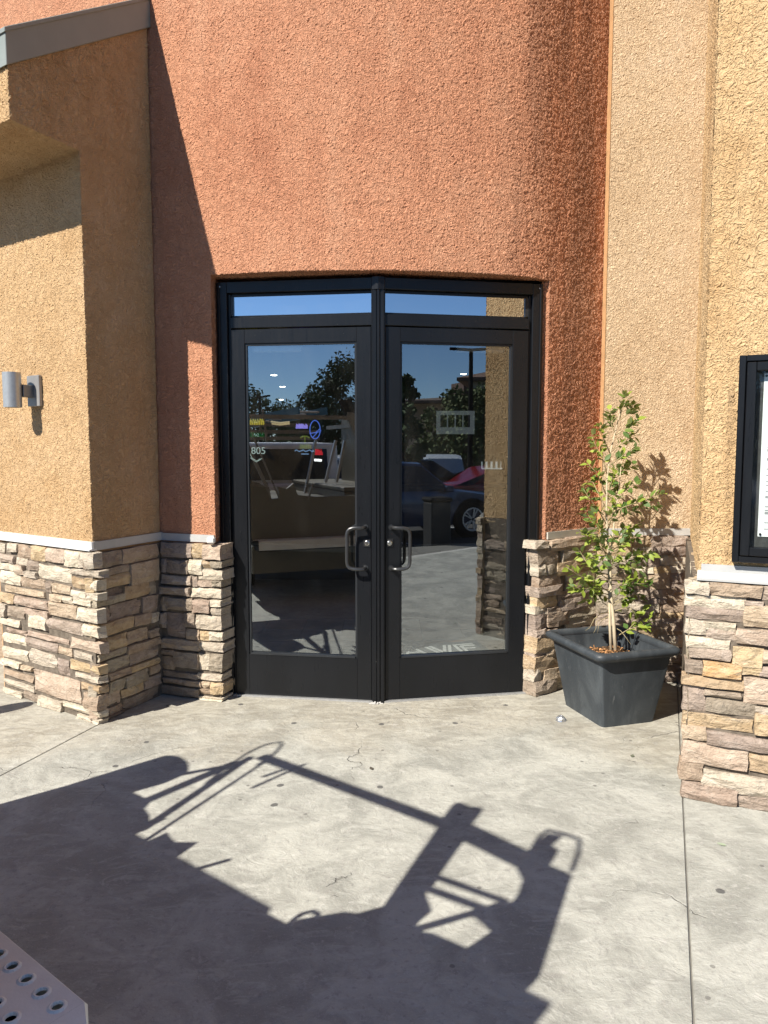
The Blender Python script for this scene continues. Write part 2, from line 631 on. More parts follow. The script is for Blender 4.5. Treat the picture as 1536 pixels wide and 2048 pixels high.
for k in range(5):
    o = Vector((1.2+k*2.55, -2.6-k*1.05, -.146)); d = Vector((-.35, -.92, 0)).normalized(); s = Vector((d.y, -d.x, 0))*.05
    st.add([o-s, o+s, o+s+d*4.8, o-s+d*4.8], [(0, 1, 2, 3)])
tag(st.build('parking_stripe', plain('white road paint', (.72, .72, .7), .7)), kind='structure')

# ------------------------------------------------------------------ stonework
STONES_PILLAR_FRONT = '''1.025 0.97 0.964 1.021 c;0.913 0.813 0.981 1.033 c;0.813 0.661 0.943 1.032 t;0.654 0.494 0.944 1.035 g;0.488 0.282 0.951 1.035 p;0.277 0.133 0.94 1.035 c;0.128 -0.008 0.943 1.035 c;1.031 0.849 0.907 0.953 m;0.827 0.701 0.901 0.946 c;0.699 0.578 0.879 0.935 d;1.035 0.865 0.852 0.898 c;0.846 0.747 0.838 0.895 p;0.722 0.592 0.832 0.867 c;0.582 0.229 0.836 0.924 c;0.246 -0.043 0.896 0.93 c;1.04 0.795 0.76 0.845 c;0.786 0.517 0.76 0.825 t;0.506 0.436 0.752 0.819 d;0.432 0.243 0.762 0.815 t;0.219 0.076 0.812 0.876 g;0.066 -0.013 0.81 0.872 c;0.976 0.524 0.709 0.746 t;0.238 -0.03 0.759 0.794 c;1.052 0.882 0.629 0.693 g;0.854 0.472 0.637 0.689 p;0.461 0.328 0.707 0.746 t;0.315 0.213 0.709 0.745 c;0.21 0.036 0.718 0.753 c;0.464 0.179 0.613 0.7 t;0.97 0.762 0.54 0.619 d;1.058 0.983 0.534 0.617 c;0.744 0.477 0.589 0.624 p;0.167 -0.028 0.622 0.698 c;0.701 0.509 0.507 0.595 c;0.5 0.138 0.522 0.591 m;1.066 0.823 0.482 0.523 c;0.982 0.751 0.434 0.458 p;0.121 -0.023 0.533 0.596 c;0.74 0.283 0.443 0.473 p;1.042 0.764 0.358 0.422 c;0.759 0.405 0.371 0.428 m;0.395 0.253 0.374 0.42 t;0.259 -0.031 0.435 0.496 p;1.049 0.745 0.254 0.327 c;0.733 0.422 0.263 0.358 c;0.413 0.288 0.245 0.344 m;0.23 0.049 0.379 0.416 c;0.268 -0.017 0.301 0.357 g;0.225 -0.002 0.252 0.285 c;1.057 0.829 0.205 0.237 c;0.819 0.692 0.205 0.229 t;1.046 0.689 0.134 0.169 t;1.043 0.685 0.066 0.101 c;1.049 0.829 0.003 0.035 c;0.675 0.18 0.089 0.229 p;0.161 -0.011 0.19 0.231 g;0.138 -0.006 0.085 0.172 t;0.62 0.372 0.003 0.062 c;0.364 -0.005 0.042 0.077 c;0.2 -0.002 0.003 0.023 c;0.809 0.623 0.012 0.057 d'''
STONES_PILLAR_SIDE = '''0.009 0.257 0.937 1.028 d;0.265 0.584 0.932 1.03 t;0.089 0.31 0.886 0.928 d;0.323 0.578 0.788 0.927 t;0.018 0.344 0.804 0.883 g;0.022 0.253 0.742 0.798 d;0.02 0.248 0.712 0.757 n;0.266 0.486 0.708 0.794 g;0.496 0.556 0.7 0.787 n;0.027 0.13 0.607 0.702 m;0.142 0.416 0.601 0.699 m;0.428 0.57 0.576 0.696 m;0.025 0.324 0.524 0.602 g;0.339 0.488 0.52 0.588 t;0.499 0.568 0.513 0.576 c;0.042 0.11 0.425 0.511 t;0.117 0.276 0.413 0.504 g;0.286 0.463 0.419 0.499 t;0.477 0.564 0.418 0.466 t;0.036 0.266 0.375 0.414 n;0.282 0.572 0.357 0.406 t;0.107 0.29 0.281 0.361 n;0.302 0.566 0.282 0.355 m;0.024 0.1 0.29 0.359 d;0.108 0.29 0.241 0.279 t;0.298 0.56 0.232 0.272 g;0.113 0.235 0.158 0.224 n;0.251 0.448 0.147 0.226 n;0.474 0.56 0.174 0.223 t;0.222 0.414 0.092 0.146 g;0.423 0.576 0.088 0.159 m;0.01 0.103 0.167 0.224 n;0.015 0.206 0.07 0.168 p;0.226 0.558 0.003 0.078 d;0.015 0.097 0.028 0.07 p;0.111 0.221 0.021 0.065 t;0.017 0.228 0.003 0.02 d'''
STONES_CURVE_LEFT = '''-0.3967 -0.3287 0.942 1.034 m;-0.3269 -0.3045 0.942 1.034 g;-0.3022 -0.2653 0.939 1.031 p;-0.399 -0.3863 0.831 0.924 m;-0.3842 -0.3369 0.837 0.92 d;-0.3353 -0.3058 0.833 0.929 c;-0.304 -0.2884 0.882 0.93 g;-0.2864 -0.2635 0.886 0.927 n;-0.3134 -0.264 0.803 0.87 c;-0.3987 -0.33 0.761 0.819 m;-0.3285 -0.317 0.755 0.818 m;-0.315 -0.2859 0.757 0.795 p;-0.2845 -0.2664 0.761 0.797 n;-0.4038 -0.3329 0.688 0.741 m;-0.3307 -0.2668 0.683 0.745 c;-0.4007 -0.3892 0.574 0.67 t;-0.3871 -0.3284 0.591 0.67 d;-0.3262 -0.2903 0.584 0.665 p;-0.2881 -0.2666 0.632 0.67 c;-0.2873 -0.2675 0.577 0.62 c;-0.4017 -0.3902 0.458 0.562 m;-0.388 -0.3473 0.406 0.564 m;-0.3442 -0.3224 0.483 0.572 d;-0.3286 -0.268 0.48 0.569 c;-0.3438 -0.3156 0.398 0.468 t;-0.3129 -0.2937 0.4 0.46 g;-0.2922 -0.2653 0.404 0.462 c;-0.3976 -0.315 0.328 0.391 t;-0.3134 -0.2646 0.331 0.386 c;-0.4015 -0.3727 0.281 0.315 d;-0.3713 -0.317 0.203 0.308 d;-0.3151 -0.295 0.2 0.309 c;-0.2937 -0.2665 0.199 0.315 n;-0.4038 -0.3736 0.178 0.264 t;-0.3978 -0.3209 0.132 0.167 d;-0.3194 -0.269 0.138 0.179 c;-0.3982 -0.3121 0.089 0.12 t;-0.3096 -0.2935 0.087 0.122 t;-0.3145 -0.2927 0.042 0.074 t;-0.2911 -0.2663 0.05 0.121 g;-0.4025 -0.3183 0.011 0.07 d;-0.3165 -0.2688 0.003 0.021 c'''
STONES_CURVE_RIGHT = '''0.3353 0.3649 0.994 1.043 c;0.3746 0.4621 0.966 1.041 t;0.3436 0.3938 0.881 0.989 d;0.4046 0.4715 0.865 0.981 n;0.3442 0.3654 0.812 0.887 c;0.3664 0.3867 0.816 0.88 n;0.3892 0.452 0.794 0.883 g;0.3487 0.3982 0.719 0.816 t;0.3431 0.4032 0.666 0.735 m;0.3447 0.393 0.589 0.688 g;0.3962 0.4372 0.611 0.68 d;0.3989 0.4731 0.521 0.624 m;0.3412 0.3665 0.551 0.607 c;0.3684 0.3996 0.543 0.586 d;0.3441 0.3693 0.447 0.566 m;0.3693 0.424 0.45 0.553 t;0.3428 0.3654 0.392 0.451 m;0.3673 0.3923 0.383 0.434 p;0.3411 0.3938 0.291 0.396 g;0.3416 0.3656 0.257 0.316 m;0.3666 0.4066 0.245 0.316 t;0.3399 0.3948 0.155 0.269 g;0.3949 0.4135 0.166 0.245 c;0.3384 0.3553 0.097 0.187 c;0.3612 0.4184 0.055 0.167 t;0.3402 0.3923 0.003 0.102 d;0.3939 0.4257 0.003 0.07 n'''
STONES_PIER = '''-0.022 0.078 0.985 1.043 c;0.083 0.295 0.985 1.043 t;0.296 0.362 0.975 1.043 m;-0.022 0.228 0.924 0.98 c;0.23 0.3 0.935 0.97 m;-0.018 0.23 0.869 0.926 m;0.23 0.366 0.856 0.95 t;-0.017 0.07 0.796 0.862 c;0.074 0.192 0.823 0.858 c;0.072 0.199 0.779 0.843 m;0.2 0.37 0.775 0.839 p;-0.013 0.173 0.737 0.782 c;0.003 0.182 0.684 0.736 m;0.187 0.311 0.632 0.757 g;0.313 0.373 0.692 0.748 t;-0.011 0.063 0.611 0.671 d;0.067 0.228 0.603 0.673 o;0.303 0.375 0.634 0.676 m;-0.018 0.24 0.555 0.597 g;0.239 0.381 0.499 0.618 p;-0.016 0.082 0.428 0.55 m;0.077 0.225 0.513 0.539 d;0.087 0.294 0.436 0.502 n;0.296 0.382 0.451 0.486 c;0.294 0.386 0.362 0.454 g;-0.015 0.282 0.359 0.419 g;-0.014 0.09 0.293 0.358 t;0.092 0.389 0.283 0.345 m;-0.011 0.27 0.179 0.284 p;0.276 0.393 0.185 0.271 g;-0.024 0.08 0.092 0.182 t;0.081 0.398 0.072 0.156 c;-0.007 0.232 0.004 0.085 p;0.235 0.401 0.003 0.069 m'''



def ledge_stone(seed, w, h, depth):
    """a split-faced veneer stone: x along the wall, y into it (0 = stone face), z up; about 40 triangles"""
    r = random.Random(seed)
    nx = 2 if w < .09 else 3 if w < .2 else 4
    nz = 2 if h < .075 else 3
    vs = []
    ch = min(.011, h*.16)
    lean = r.uniform(-.004, .004)
    for j in range(nz+1):
        for i in range(nx+1):
            u, v = i/nx, j/nz
            edge_u = i in (0, nx); edge_v = j in (0, nz)
            x = u*w; z = v*h
            if not edge_u: x += r.uniform(-.18, .18)*w/nx
            if not edge_v: z += r.uniform(-.2, .2)*h/nz
            if edge_v: z += r.uniform(-.3, .3)*min(.014, h*.2)
            if edge_u: x += r.uniform(-.45, .45)*min(.012, w*.1)
            y = r.uniform(-.005, .007)+lean*(v-.5)*2
            if edge_u or edge_v:
                y += r.uniform(.35, 1.0)*ch
            if edge_u and edge_v:
                y += .3*ch
            if edge_u: x += (.3*ch if i == 0 else -.3*ch)
            if edge_v: z += (.3*ch if j == 0 else -.3*ch)
            vs.append((x, y, z))
    fs = []
    W = nx+1
    for j in range(nz):
        for i in range(nx):
            a = j*W+i
            if (i+j+seed) % 2:
                fs += [(a, a+1, a+W+1), (a, a+W+1, a+W)]
            else:
                fs += [(a, a+1, a+W), (a+1, a+W+1, a+W)]
    rim = [i for i in range(W)]+[j*W+nx for j in range(1, nz+1)]+[nz*W+i for i in range(nx-1, -1, -1)]+[j*W for j in range(nz-1, 0, -1)]
    n0 = len(vs)
    for k in rim:
        x, y, z = vs[k]
        cx, cz = (x-w/2)/w*2, (z-h/2)/h*2
        vs.append((w/2+(x-w/2)*(1+.012/w if abs(cx) > .6 else 1), depth, h/2+(z-h/2)*(1+.008/h if abs(cz) > .6 else 1)))
    L = len(rim)
    for q in range(L):
        a, b = rim[q], rim[(q+1) % L]
        fs.append((b, a, n0+q, n0+(q+1) % L))
    return vs, fs


SEED = [100]


def put_stone(parent, origin, ex, ey, w, h, depth, code):
    SEED[0] += 1
    vs, fs = ledge_stone(SEED[0], w, h, depth)
    vs = [origin+ex*x+ey*y+Vector((0, 0, z)) for x, y, z in vs]
    me = bpy.data.meshes.new('stone')
    me.from_pydata([tuple(v) for v in vs], [], fs)
    me.materials.append(STONE[code])
    if ex.cross(Vector((0, 0, 1))).dot(ey) > 0:
        me.flip_normals()
    me.update()
    return link('stone', me, parent)


def parse(s):
    for q in s.split(';'):
        a = q.split()
        yield float(a[0]), float(a[1]), float(a[2]), float(a[3]), a[4]


GAP = -.0045


def proud(w):
    return RNG.uniform(-.008, .014)


def lay_plane(parent, text, A, d, n_in, depth=.07, corner=None, swap=False):
    """stones on a flat face: s runs from A along d, n_in points into the wall"""
    for s0, s1, z0, z1, c in parse(text):
        a, b = min(s0, s1), max(s0, s1)
        o = Vector((A[0], A[1], 0))+d*(a+GAP)+n_in*(-proud(b-a))+Vector((0, 0, z0+GAP*.6))
        put_stone(parent, o, d, n_in, max(.03, b-a-2*GAP), max(.018, z1-z0-GAP*1.2), depth, c)


def lay_curve(parent, text, r, depth=.07, edge=None, edge_depth=.2):
    for t0, t1, z0, z1, c in parse(text):
        if t1 < t0: t0, t1 = t1, t0
        tm = (t0+t1)/2
        sl_ = slope(tm)
        ex = Vector((math.cos(sl_), math.sin(sl_), 0)); ey = Vector((-math.sin(sl_), math.cos(sl_), 0))
        w = (arc(t1, 0, r)-arc(t0, 0, r)).length
        o = arc(tm, z0+GAP*.6, r)-ex*(w/2-GAP)+ey*(-proud(w))
        dp = depth
        if edge is not None and ((edge < 0 and t1 > edge-.012) or (edge > 0 and t0 < edge+.014)):
            dp = edge_depth
        put_stone(parent, o, ex, ey, max(.03, w-2*GAP), max(.018, z1-z0-GAP*1.2), dp, c)


def fill_rows(s_lo, s_hi, z_lo, z_hi, seed, codes='tcgpmdn'):
    """coursed rubble for the stretches the photograph only half shows"""
    r = random.Random(seed)
    out = []
    z = z_lo
    while z < z_hi-.02:
        h = r.choice((.045, .055, .065, .08, .1, .115))
        if z+h > z_hi-.03: h = z_hi-z
        s = s_lo
        while s < s_hi-.01:
            w = r.uniform(.12, .3)
            if s+w > s_hi-.07: w = s_hi-s
            if h > .09 and r.random() < .45:
                k = r.uniform(.4, .6)
                out.append((s, s+w, z, z+h*k, r.choice(codes))); out.append((s, s+w, z+h*k, z+h, r.choice(codes)))
            else:
                out.append((s, s+w, z, z+h, r.choice(codes)))
            s += w
        z += h
    return ';'.join('%g %g %g %g %s' % q for q in out)


# ------------------------------------------------------------------ bowed red entrance wall
TH_L, TH_R = -.281, .3695
TH_SEAM = math.asin((1.525-CX)/R0)
Z_LINT = 2.742
Z_TRIM = 1.045
red = thing('entrance_wall', 'bowed terracotta red stucco wall over and around the dark double door', 'wall', (-.15, 4.7, 0))


def dense(name, patches, mat, parent):
    """finely gridded plaster skin: patches are (rows x cols) point grids welded where they meet"""
    P = []; Q = []; off = 0
    for g in patches:
        g = np.asarray(g, dtype=np.float64); nu, nv = g.shape[:2]
        P.append(g.reshape(-1, 3))
        i, j = np.meshgrid(np.arange(nu-1), np.arange(nv-1), indexing='ij')
        a = (i*nv+j).ravel()+off
        Q.append(np.stack([a, a+nv, a+nv+1, a+1], 1))
        off += nu*nv
    P = np.concatenate(P); Q = np.concatenate(Q)
    key = np.round(P*20000).astype(np.int64)
    _, first, inv = np.unique(key, axis=0, return_index=True, return_inverse=True)
    inv = inv.ravel(); P = P[first]; Q = inv[Q]
    me = bpy.data.meshes.new(name)
    me.vertices.add(len(P)); me.vertices.foreach_set('co', P.astype(np.float32).ravel())
    me.loops.add(len(Q)*4); me.loops.foreach_set('vertex_index', Q.astype(np.int32).ravel())
    me.polygons.add(len(Q)); me.polygons.foreach_set('loop_start', np.arange(len(Q), dtype=np.int32)*4)
    me.polygons.foreach_set('use_smooth', np.ones(len(Q), dtype=bool))
    me.materials.append(mat)
    me.update(calc_edges=True)
    return link(name, me, parent)


def gpatch(fn, u0, u1, v0, v1, du, dv=None, flip=False):
    """grid of fn(u, v); fn takes numpy arrays and returns x, y, z arrays"""
    nu = max(1, int(round(abs(u1-u0)/du)))+1; nv = max(1, int(round(abs(v1-v0)/(dv or du))))+1
    u, v = np.meshgrid(np.linspace(u0, u1, nu), np.linspace(v0, v1, nv), indexing='ij')
    g = np.stack(fn(u, v), -1)
    return g[::-1] if flip else g


GR = .0066


def arc_np(th, z): return (CX+R0*np.sin(th), np.interp(CX+R0*np.sin(th), _px, _py), z)


TH_W = -.50                      # left of this the wall runs on flat and coarse, behind the pillar
TH_S0 = math.asin((1.535-CX)/R0)
gt = GR/R0
# shared row heights so that patches weld
red_p = []
red_p.append(gpatch(arc_np, TH_W, TH_L, 1.046, Z_LINT, gt, GR))
red_p.append(gpatch(arc_np, TH_R, TH_S0, 1.046, Z_LINT, gt, GR))
for a_, b_ in ((TH_W, TH_L), (TH_L, TH_R), (TH_R, TH_S0)):
    red_p.append(gpatch(arc_np, a_, b_, Z_LINT, 4.9, gt, GR))
nzr = int(round((Z_LINT-1.046)/GR))
jl_f, jr_f = arc(TH_L, 0), arc(TH_R, 0)


def lin(p, q):
    return lambda u, v: (p.x+(q.x-p.x)*u, p.y+(q.y-p.y)*u, v)


jl_b, jr_b = Vector((-1.077, 5.05, 0)), Vector((1.029, 5.00, 0))
red_p.append(gpatch(lin(jl_f, jl_b), 0, 1, 1.046, Z_LINT, 1/30, GR))
red_p.append(gpatch(lin(jr_f, jr_b), 0, 1, 1.046, Z_LINT, 1/30, GR, True))


def soff(th, k):
    x, y, _ = arc_np(th, 0)
    f = (th-TH_L)/(TH_R-TH_L)
    xb = jl_b.x+(jr_b.x-jl_b.x)*f
    yb = np.where(f < .493, jl_b.y+(4.90-jl_b.y)*f/.493, 4.90+(jr_b.y-4.90)*(f-.493)/.507)
    return (x+(xb-x)*k, y+(yb-y)*k, np.full_like(th, Z_LINT))


red_p.append(gpatch(soff, TH_L, TH_R, 0, 1, gt, 1/30, True))
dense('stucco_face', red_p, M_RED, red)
m = MB()                       # plain plaster out of sight: above, far left, below the flashing
for z0, z1, a_, b_ in ((4.9, 8, TH_W, TH_S0), (0, 1.046, TH_W, TH_L), (0, 1.046, TH_R, TH_S0)):
    N = 40
    for k in range(N):
        a = a_+(b_-a_)*k/N; b = a_+(b_-a_)*(k+1)/N
        m.add([arc(a, z0), arc(b, z0), arc(b, z1), arc(a, z1)], [(0, 1, 2, 3)])
pe = arc(TH_W, 0); tg = Vector((-math.cos(TH_W), -math.sin(TH_W), 0))
N = 90
for k in range(N):
    a = pe+tg*(5*k/N); b = pe+tg*(5*(k+1)/N)
    m.add([(b.x, b.y, 1.05), (a.x, a.y, 1.05), (a.x, a.y, 8), (b.x, b.y, 8)], [(0, 1, 2, 3)])
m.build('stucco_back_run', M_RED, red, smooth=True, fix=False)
m = MB()
a = pe+tg*.2; b = pe+tg*5
m.add([(b.x, b.y, 0), (a.x, a.y, 0), (a.x, a.y, 1.05), (b.x, b.y, 1.05)], [(0, 1, 2, 3)])
m.build('stone_back_run', STONE['t'], red, fix=False)

MUL = Vector((-.036, 4.78)); HNL = Vector((-1.0, 4.92)); HNR = Vector((.97, 4.968))
EL = (HNL-MUL).normalized(); ER = (HNR-MUL).normalized()
NL = Vector((EL.y, -EL.x)); NL = NL if NL.y < 0 else -NL
NR = Vector((ER.y, -ER.x)); NR = NR if NR.y < 0 else -NR


def frL(s, o, z): p = MUL+EL*s+NL*o; return (p.x, p.y, z)
def frR(s, o, z): p = MUL+ER*s+NR*o; return (p.x, p.y, z)


# flashing strips and stone bases either side of the door
TH_I = math.asin((-1.478-CX)/R0)
for nm, t0, t1 in (('L', TH_I, TH_L-.002), ('R', TH_R+.004, TH_SEAM)):
    m = MB()
    N = 8
    for k in range(N):
        a = t0+(t1-t0)*k/N; b = t0+(t1-t0)*(k+1)/N
        m.hexa([arc(a, 1.046, R0-.01), arc(b, 1.046, R0-.01), arc(b, 1.046, R0+.012), arc(a, 1.046, R0+.012),
                arc(a, 1.094, R0-.01), arc(b, 1.094, R0-.01), arc(b, 1.094, R0+.012), arc(a, 1.094, R0+.012)])
    m.build('flashing', M_TRIM if nm == 'L' else plain('olive grey flashing', (.40, .39, .345), .5), red)
ft = MB()
ft.box(-1.135, -1.085, 4.765, 4.81, 1.046, 1.088)
ft.build('caulk_end', M_WHITEP, red, bevel=.008)
RS = R0+.045
for nm, t0, t1, tx in (('L', TH_I, -.272, STONES_CURVE_LEFT), ('R', .356, TH_SEAM, STONES_CURVE_RIGHT)):
    m = MB()
    N = 8
    for k in range(N):
        a = t0+(t1-t0)*k/N; b = t0+(t1-t0)*(k+1)/N
        m.hexa([arc(a, 0, R0+.022), arc(b, 0, R0+.022), arc(b, 0, R0-.16), arc(a, 0, R0-.16),
                arc(a, 1.034, R0+.022), arc(b, 1.034, R0+.022), arc(b, 1.034, R0-.16), arc(a, 1.034, R0-.16)])
    sb = m.build('stone_base', M_MORTAR, red)
    lay_curve(sb, tx, RS, .07, -.262 if nm == 'L' else .345, .19)
    if nm == 'R':
        lay_curve(sb, fill_rows(.418, TH_SEAM+.004, .003, 1.043, 5), RS, .07)

# ------------------------------------------------------------------ left pillar with its projecting eave
NS = Vector((-1.736, 4.433)); IS = Vector((-1.478, 4.99)); LS = NS+Vector((-.881, .599))
SD = (IS-NS).normalized()                  # along the shaded side, away from the camera
FD = (LS-NS).normalized()                  # along the sunlit front, to the left
pil = thing('entrance_pillar', 'ochre stucco pillar with stone base and projecting grey-capped eave left of the door', 'pillar', (-1.736, 4.433, 0))


def pf(s, z, f): p = NS+SD*s+FD*f; return (p.x, p.y, z)


EV_S, EV_Z = -.455, 3.345        # eave: how far its front stands out, soffit height
EV_SL = (4.404-3.782)/(.513+.44)
ev_top = lambda s: 3.64+(s+.436)*EV_SL
EF_OFF = 0.0


def pf_np(s, z, f): return (NS.x+SD.x*s+FD.x*f, NS.y+SD.y*s+FD.y*f, z)


pp = [gpatch(lambda f, z: pf_np(0*f, z, f), 0, 1.07, 1.05, EV_Z, GR, GR, True),
      gpatch(lambda s, z: pf_np(s, z, 0*s), 0, .58, 1.05, EV_Z, GR, GR)]
evp = lambda s, v: pf_np(s, EV_Z+(ev_top(s)-EV_Z)*v, 0*s)
pp += [gpatch(evp, 0, .58, 0, 1, GR, .008), gpatch(evp, EV_S, 0, 0, 1, GR, .008),
       gpatch(lambda f, v: pf_np(0*f+EV_S, EV_Z+(ev_top(EV_S)-EV_Z)*v, f), 0, 1.07, 0, 1, GR, .008, True),
       gpatch(lambda f, s: pf_np(s, 0*s+EV_Z, f), 0, 1.07, EV_S, 0, GR, GR)]
dense('stucco_body', pp, M_OCHRE, pil)
m = MB()                         # solid core behind the skins
m.prism([(.012, 0), (.64, 0), (.64, 3.3), (.012, 3.3)], pf, .012, 1.068)
m.prism([(EV_S+.012, EV_Z+.012), (.64, EV_Z+.012), (.64, ev_top(.64)-.01), (EV_S+.012, ev_top(EV_S)-.01)], pf, .012, 1.30)
m.build('stucco_core', M_EDGE, pil)
m = MB()
sl = (4.404-3.782)/(.513+.44)
m.prism([(EV_S-.016, 3.60), (.66, 3.60+1.131*sl), (.66, 3.765+1.131*sl), (EV_S-.016, 3.765)], pf, EF_OFF-.016, 1.33)
m.prism([(EV_S-.024, 3.755), (.665, 3.755+1.144*sl), (.665, 3.78+1.144*sl), (EV_S-.024, 3.78)], pf, EF_OFF-.024, 1.338)
m.build('coping', M_COPING, pil, bevel=.003)
m = MB()
SN = Vector((SD.y, -SD.x)); FN = Vector((FD.y, -FD.x))
if SN.x < 0: SN = -SN
if FN.y > 0: FN = -FN


def trim_strip(A, d, n, l0, l1, z0, z1, out):
    a = A+d*l0; b = A+d*l1
    q = [(a-n*.02), (b-n*.02), (b+n*out), (a+n*out)]
    return [(p.x, p.y, z0) for p in q]+[(p.x, p.y, z1) for p in q]


m.hexa(trim_strip(NS, FD, FN, -.008, 1.085, 1.046, 1.1, .012))
m.hexa(trim_strip(NS, FD, FN, -.012, 1.088, 1.048, 1.058, .03))
m.build('flashing', M_TRIM_W, pil)
m = MB()
m.hexa(trim_strip(NS, SD, SN, -.006, .60, 1.0465, 1.0995, .011))
m.build('flashing', M_TRIM, pil)
m = MB()
NSt = Vector((-1.72, 4.377))
PL = Vector((-2.601, 4.976)); PI = Vector((-1.492, 4.894))
dF = (PL-NSt).normalized(); dS = (PI-NSt).normalized()
nF = Vector((dF.y, -dF.x)); nF = nF if nF.y > 0 else -nF        # into the wall
nS = Vector((dS.y, -dS.x)); nS = nS if nS.x < 0 else -nS
c0 = NSt+nF*.024+nS*.024
m.prism([(0, 0), (.6, 0), (.6, 1.03), (0, 1.03)], lambda s, z, f: tuple(Vector((*(c0+dS*s+dF*f), z))), 0, 1.03)
sb = m.build('stone_base', M_MORTAR, pil)
v3 = lambda v: Vector((v.x, v.y, 0))
lay_plane(sb, STONES_PILLAR_FRONT, NSt, v3(dF), v3(nF))
lay_plane(sb, STONES_PILLAR_SIDE, NSt, v3(dS), v3(nS))

# ------------------------------------------------------------------ tan alcove wall
alc = thing('alcove_wall', 'flat pale tan stucco wall with stone base behind the potted tree', 'wall', (1.8, 5.13, 0))
dense('stucco_face', [gpatch(lambda x, z: (x, 0*x+5.245, z), 1.527, 2.16, 1.05, 5.2, GR)], M_TAN, alc)
m = MB(); m.box(1.525, 2.17, 5.254, 5.48, 1.046, 8)
m.build('stucco_core', M_EDGE, alc)
m = MB(); m.box(1.5215, 1.5245, 5.25, 5.4, 1.095, 8)
m.build('painted_edge', M_EDGE, alc)
m = MB(); m.box(1.525, 2.15, 5.228, 5.255, 1.046, 1.094)
m.build('flashing', M_TRIM, alc)
m = MB(); m.box(1.519, 2.16, 5.223, 5.33, 0, 1.034)
sb = m.build('stone_base', M_MORTAR, alc)
lay_plane(sb, fill_rows(1.513, 2.135, .003, 1.043, 23, 'tcgpmmn'), (0, 5.20), Vector((1, 0, 0)), Vector((0, 1, 0)))

# ------------------------------------------------------------------ right pier
pier = thing('corner_pier', 'amber stucco pier with stone base at the right, the menu case hanging on it', 'pier', (1.467, 3.463, 0))
PS0 = Vector((1.467, 3.463)); PD = Vector((.908, -.419)).normalized(); PN = Vector((-PD.y, PD.x)); PN = PN if PN.y < 0 else -PN
m = MB()
q = [PS0, PS0+PD*1.25, PS0+PD*1.25+Vector((1.0, 2.2)), Vector((2.166, 5.27))]
qc = [q[0]-PN*.010+PD*.012, q[1]-PN*.010, q[2], q[3]]
m.hexa([(p.x, p.y, 0) for p in qc]+[(p.x, p.y, 8) for p in qc])
m.build('stucco_core', M_EDGE, pier, bevel=.004)
dense('stucco_body', [gpatch(lambda s, z: (PS0.x+PD.x*s, PS0.y+PD.y*s, z), 0, .5, 1.05, 4.7, .0058),
                      gpatch(lambda s, z: (PS0.x+PD.x*s, PS0.y+PD.y*s, z), .5, 1.24, 1.05, 4.7, .012, .0058)], M_PIER, pier)
dense('corner_return', [gpatch(lambda s, z: (PS0.x+(2.155-PS0.x)*s, PS0.y+(5.244-PS0.y)*s, z), 0, 1, 1.05, 4.7, .004, .008, True)], M_PIER, pier)
P0 = Vector((1.419, 3.43))
pIn = -PN
m = MB()
q = [PS0+PD*.012-PN*.02, PS0+PD*1.24-PN*.02, PS0+PD*1.24+PN*.008, PS0+PD*.012+PN*.008]
m.hexa([(p.x, p.y, 1.075) for p in q]+[(p.x, p.y, 1.122) for p in q])
q = [PS0-PD*.004+PN*.004, PS0+PD*1.25+PN*.004, PS0+PD*1.25+PN*.045, PS0-PD*.004+PN*.045]
m.add([(q[0].x, q[0].y, 1.092), (q[1].x, q[1].y, 1.092), (q[2].x, q[2].y, 1.06), (q[3].x, q[3].y, 1.06),
       (q[0].x, q[0].y, 1.05), (q[1].x, q[1].y, 1.05), (q[2].x, q[2].y, 1.05), (q[3].x, q[3].y, 1.05)],
      [(0, 1, 2, 3), (4, 5, 6, 7), (0, 1, 5, 4), (1, 2, 6, 5), (2, 3, 7, 6), (3, 0, 4, 7)])
m.build('flashing', M_TRIM, pier)
m = MB()
q = [P0+pIn*.02+PD*.012, P0+PD*1.25+pIn*.02, P0+PD*1.25+Vector((.3, .6)), Vector((2.06, 5.08))]
m.hexa([(p.x, p.y, 0) for p in q]+[(p.x, p.y, 1.045) for p in q])
sb = m.build('stone_base', M_MORTAR, pier)
m = MB()      # pale mortar buttered up the corner
r_ = random.Random(4)
zz = [i*.035 for i in range(31)]
for k in range(30):
    for s_ in (0,):
        a0 = r_.uniform(-.004, .008); 
        p_ = P0+pIn*(.004+r_.uniform(0, .01))+PD*a0
        e_ = P0+pIn*.06+PD*.03
        f_ = P0+pIn*.06+Vector((-.004+r_.uniform(-.004, .004), .02))
        m.hexa([(p_.x, p_.y, zz[k]), (e_.x, e_.y, zz[k]), (e_.x, e_.y+.02, zz[k]), (f_.x, f_.y, zz[k]),
                (p_.x, p_.y, zz[k+1]), (e_.x, e_.y, zz[k+1]), (e_.x, e_.y+.02, zz[k+1]), (f_.x, f_.y, zz[k+1])])
m.build('corner_mortar', M_MORTAR_L, sb, fix=True)
lay_plane(sb, STONES_PIER, P0, v3(PD), v3(pIn))
lay_plane(sb, fill_rows(.40, .95, .003, 1.043, 31), P0, v3(PD), v3(pIn))
rd = Vector((2.108, 5.115))-P0; rl = rd.length; rd = rd.normalized()
lay_plane(sb, fill_rows(.035, rl, .003, 1.043, 77), P0+Vector((.006, 0)), v3(rd), Vector((rd.y, -rd.x, 0)))

